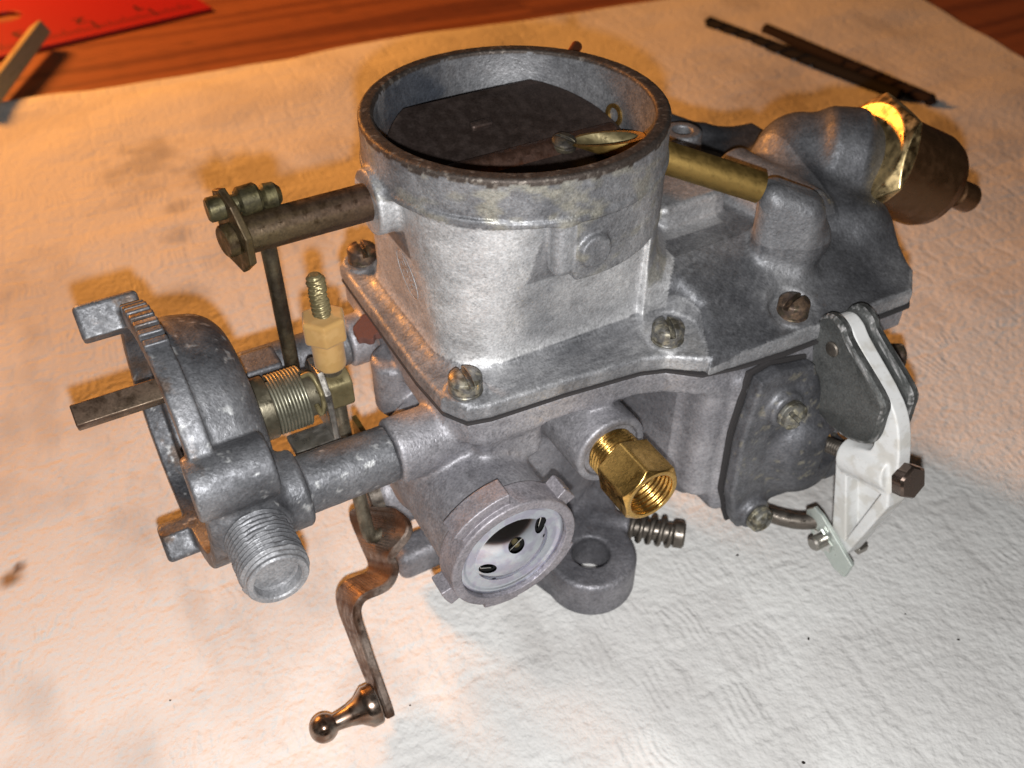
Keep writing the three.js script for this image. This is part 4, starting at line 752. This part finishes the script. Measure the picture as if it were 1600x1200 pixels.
// ================================================================== THINGS ON THE TABLE
// red ruler, its edge towards the cloth
{
  const cv = document.createElement('canvas'); cv.width = 2048; cv.height = 1024; const q = cv.getContext('2d'), S = 2048 / 0.24;   // pixels per metre
  q.fillStyle = 'rgb(158,11,13)'; q.fillRect(0, 0, 2048, 1024);
  q.fillStyle = 'rgb(46,4,5)';
  const inch = 0.0365, x0 = 2048 - 0.0335 * S;
  for (let i = -10; i <= 16 * 5; i++) { const x = x0 - i * inch / 16 * S, L = i % 16 === 0 ? 0.016 : i % 8 === 0 ? 0.012 : i % 4 === 0 ? 0.0095 : 0.007; q.globalAlpha = i % 16 ? 0.85 : 1; q.fillRect(x, 1024 - (L + 0.008) * S, i % 16 ? 7 : 14, L * S); }
  q.globalAlpha = 1; q.font = 'bold 130px sans-serif'; q.textAlign = 'center'; q.textBaseline = 'middle';
  for (let i = 0; i <= 4; i++) { q.save(); q.translate(x0 - i * inch * S - 34, 1024 - 0.0285 * S); q.rotate(Math.PI); q.fillText(String(i + 1), 0, 0); q.restore(); }
  const map = new THREE.CanvasTexture(cv); map.colorSpace = THREE.SRGBColorSpace;
  const s = new THREE.Shape([[-0.24, 0], [0, 0], [0, 0.12], [-0.24, 0.12]].map((p) => new THREE.Vector2(...p)));
  s.holes.push(new THREE.Path().absarc(-0.1085, 0.0645, 0.0098, 0, Math.PI * 2, true));
  const g = new THREE.ExtrudeGeometry(s, { depth: 0.0016, bevelEnabled: true, bevelThickness: 0.0003, bevelSize: 0.0003, bevelOffset: -0.0003, bevelSegments: 2, curveSegments: 24 });
  const p = g.attributes.position, uv = g.attributes.uv; for (let i = 0; i < p.count; i++) uv.setXY(i, (p.getX(i) + 0.24) / 0.24, p.getY(i) / 0.12);
  g.rotateX(-Math.PI / 2);                       // lies flat, its marked edge at z = 0
  g.rotateY(Math.atan2(19.1, 128)); g.translate(0.0355, -0.0009, -0.4525);
  single('ruler', g, new THREE.MeshPhysicalMaterial({ name: 'ruler', map, roughness: 0.42, clearcoat: 0.3 }), { label: 'red plastic ruler with black inch marks at the back left of the table', category: 'ruler' });
}
// pale square stick across the ruler's corner
{
  const a = V(-0.1075, 0.0065, -0.352), b = V(-0.0665, 0.0095, -0.4400), d = b.clone().sub(a), L = d.length();
  const t = thing('tool_bar', 'tan square-edged bar lying on the red ruler at the far left', 'bar');
  const g = new RoundedBoxGeometry(0.0088, L, 0.0088, 3, 0.0012); g.rotateY(0.62); g.translate(0, L / 2, 0); g.applyQuaternion(new THREE.Quaternion().setFromUnitVectors(V(0, 1, 0), d.clone().normalize())); g.translate(a.x, a.y, a.z);
  part(t, 'shank', g, new THREE.MeshPhysicalMaterial({ name: 'bar', color: new THREE.Color().setRGB(0.42, 0.36, 0.22), roughness: 0.6, roughnessMap: steelRough, bumpMap: steelGrain, bumpScale: 0.0001 }));
}
// two drill bits behind
{
  const drill = (name, label, a, b, r, fluted, color) => {
    const t = thing(name, label, 'drill bit'), A = V(...a), B = V(...b), L = A.distanceTo(B), d = B.clone().sub(A).normalize(), m = new THREE.MeshPhysicalMaterial({ name: name + '_steel', color: new THREE.Color().setRGB(...color), metalness: 0, roughness: 0.8, specularIntensity: 0.35 });
    const shank = new THREE.CylinderGeometry(r, r, L * (1 - fluted), 24); shank.translate(0, L * (1 - fluted) / 2, 0);
    const f = (x, y, z) => { const w = y * 0.27, cx = Math.cos(w), sx = Math.sin(w), u = x * cx + z * sx, v = -x * sx + z * cx, R = r * 1000 * (y > L * fluted * 1000 - 4 ? Math.max(0.05, (L * fluted * 1000 - y) / 4) : 1); let q = Math.hypot(u, v) - R; q = Math.max(q, -(Math.hypot(u - R * 1.1, v) - R * 0.52), -(Math.hypot(u + R * 1.1, v) - R * 0.52)); return Math.max(q, -y, y - L * fluted * 1000) * 0.8; };
    const fl = carved(f, [-r * 1000 - 1, -1, -r * 1000 - 1], [r * 1000 + 1, L * fluted * 1000 + 1, r * 1000 + 1], 0.36); fl.translate(0, L * (1 - fluted), 0);
    const Q = new THREE.Quaternion().setFromUnitVectors(V(0, 1, 0), d);
    for (const g of [shank, fl]) { g.applyQuaternion(Q); g.translate(...a); }
    part(t, 'shank', shank, m); part(t, 'flute', fl, m);
  };
  drill('drill_bit', 'black twist drill bit, the one of the pair nearer the carburetor', [0.3096, 0.0040, -0.1389], [0.2882, 0.0042, -0.2745], 0.0032, 0.62, [0.009, 0.008, 0.008]);
  drill('drill_bit', 'dark reddish brown drill bit lying just behind the black one', [0.3108, 0.0042, -0.2449], [0.3186, 0.0040, -0.1220], 0.0033, 0.5, [0.016, 0.009, 0.007]);
}
// the bench lamp's bulb, out of the picture, behind and to the left
{
  const t = thing('desk_lamp', 'warm glowing bulb of a bench lamp beyond the far left of the table', 'lamp');
  const pr = []; for (let i = 0; i <= 16; i++) { const t = -Math.PI / 2 + (i / 16) * Math.PI; pr.push([0.092 * Math.cos(t), 0.092 * Math.sin(t)]); }
  const g = new THREE.LatheGeometry(pr.map((p) => new THREE.Vector2(...p)), 32); g.translate(lamp.position.x, lamp.position.y, lamp.position.z);
  part(t, 'lamp_bulb', g, new THREE.MeshStandardMaterial({ name: 'bulb', color: 0x222222, emissive: new THREE.Color().setRGB(1, 0.45, 0.12), emissiveIntensity: 5 }));
  const s = new THREE.CylinderGeometry(0.016, 0.016, 0.06, 24); s.translate(lamp.position.x, lamp.position.y + 0.122, lamp.position.z); part(t, 'lamp_socket', s, M.black);
}

renderer.render(scene, camera);
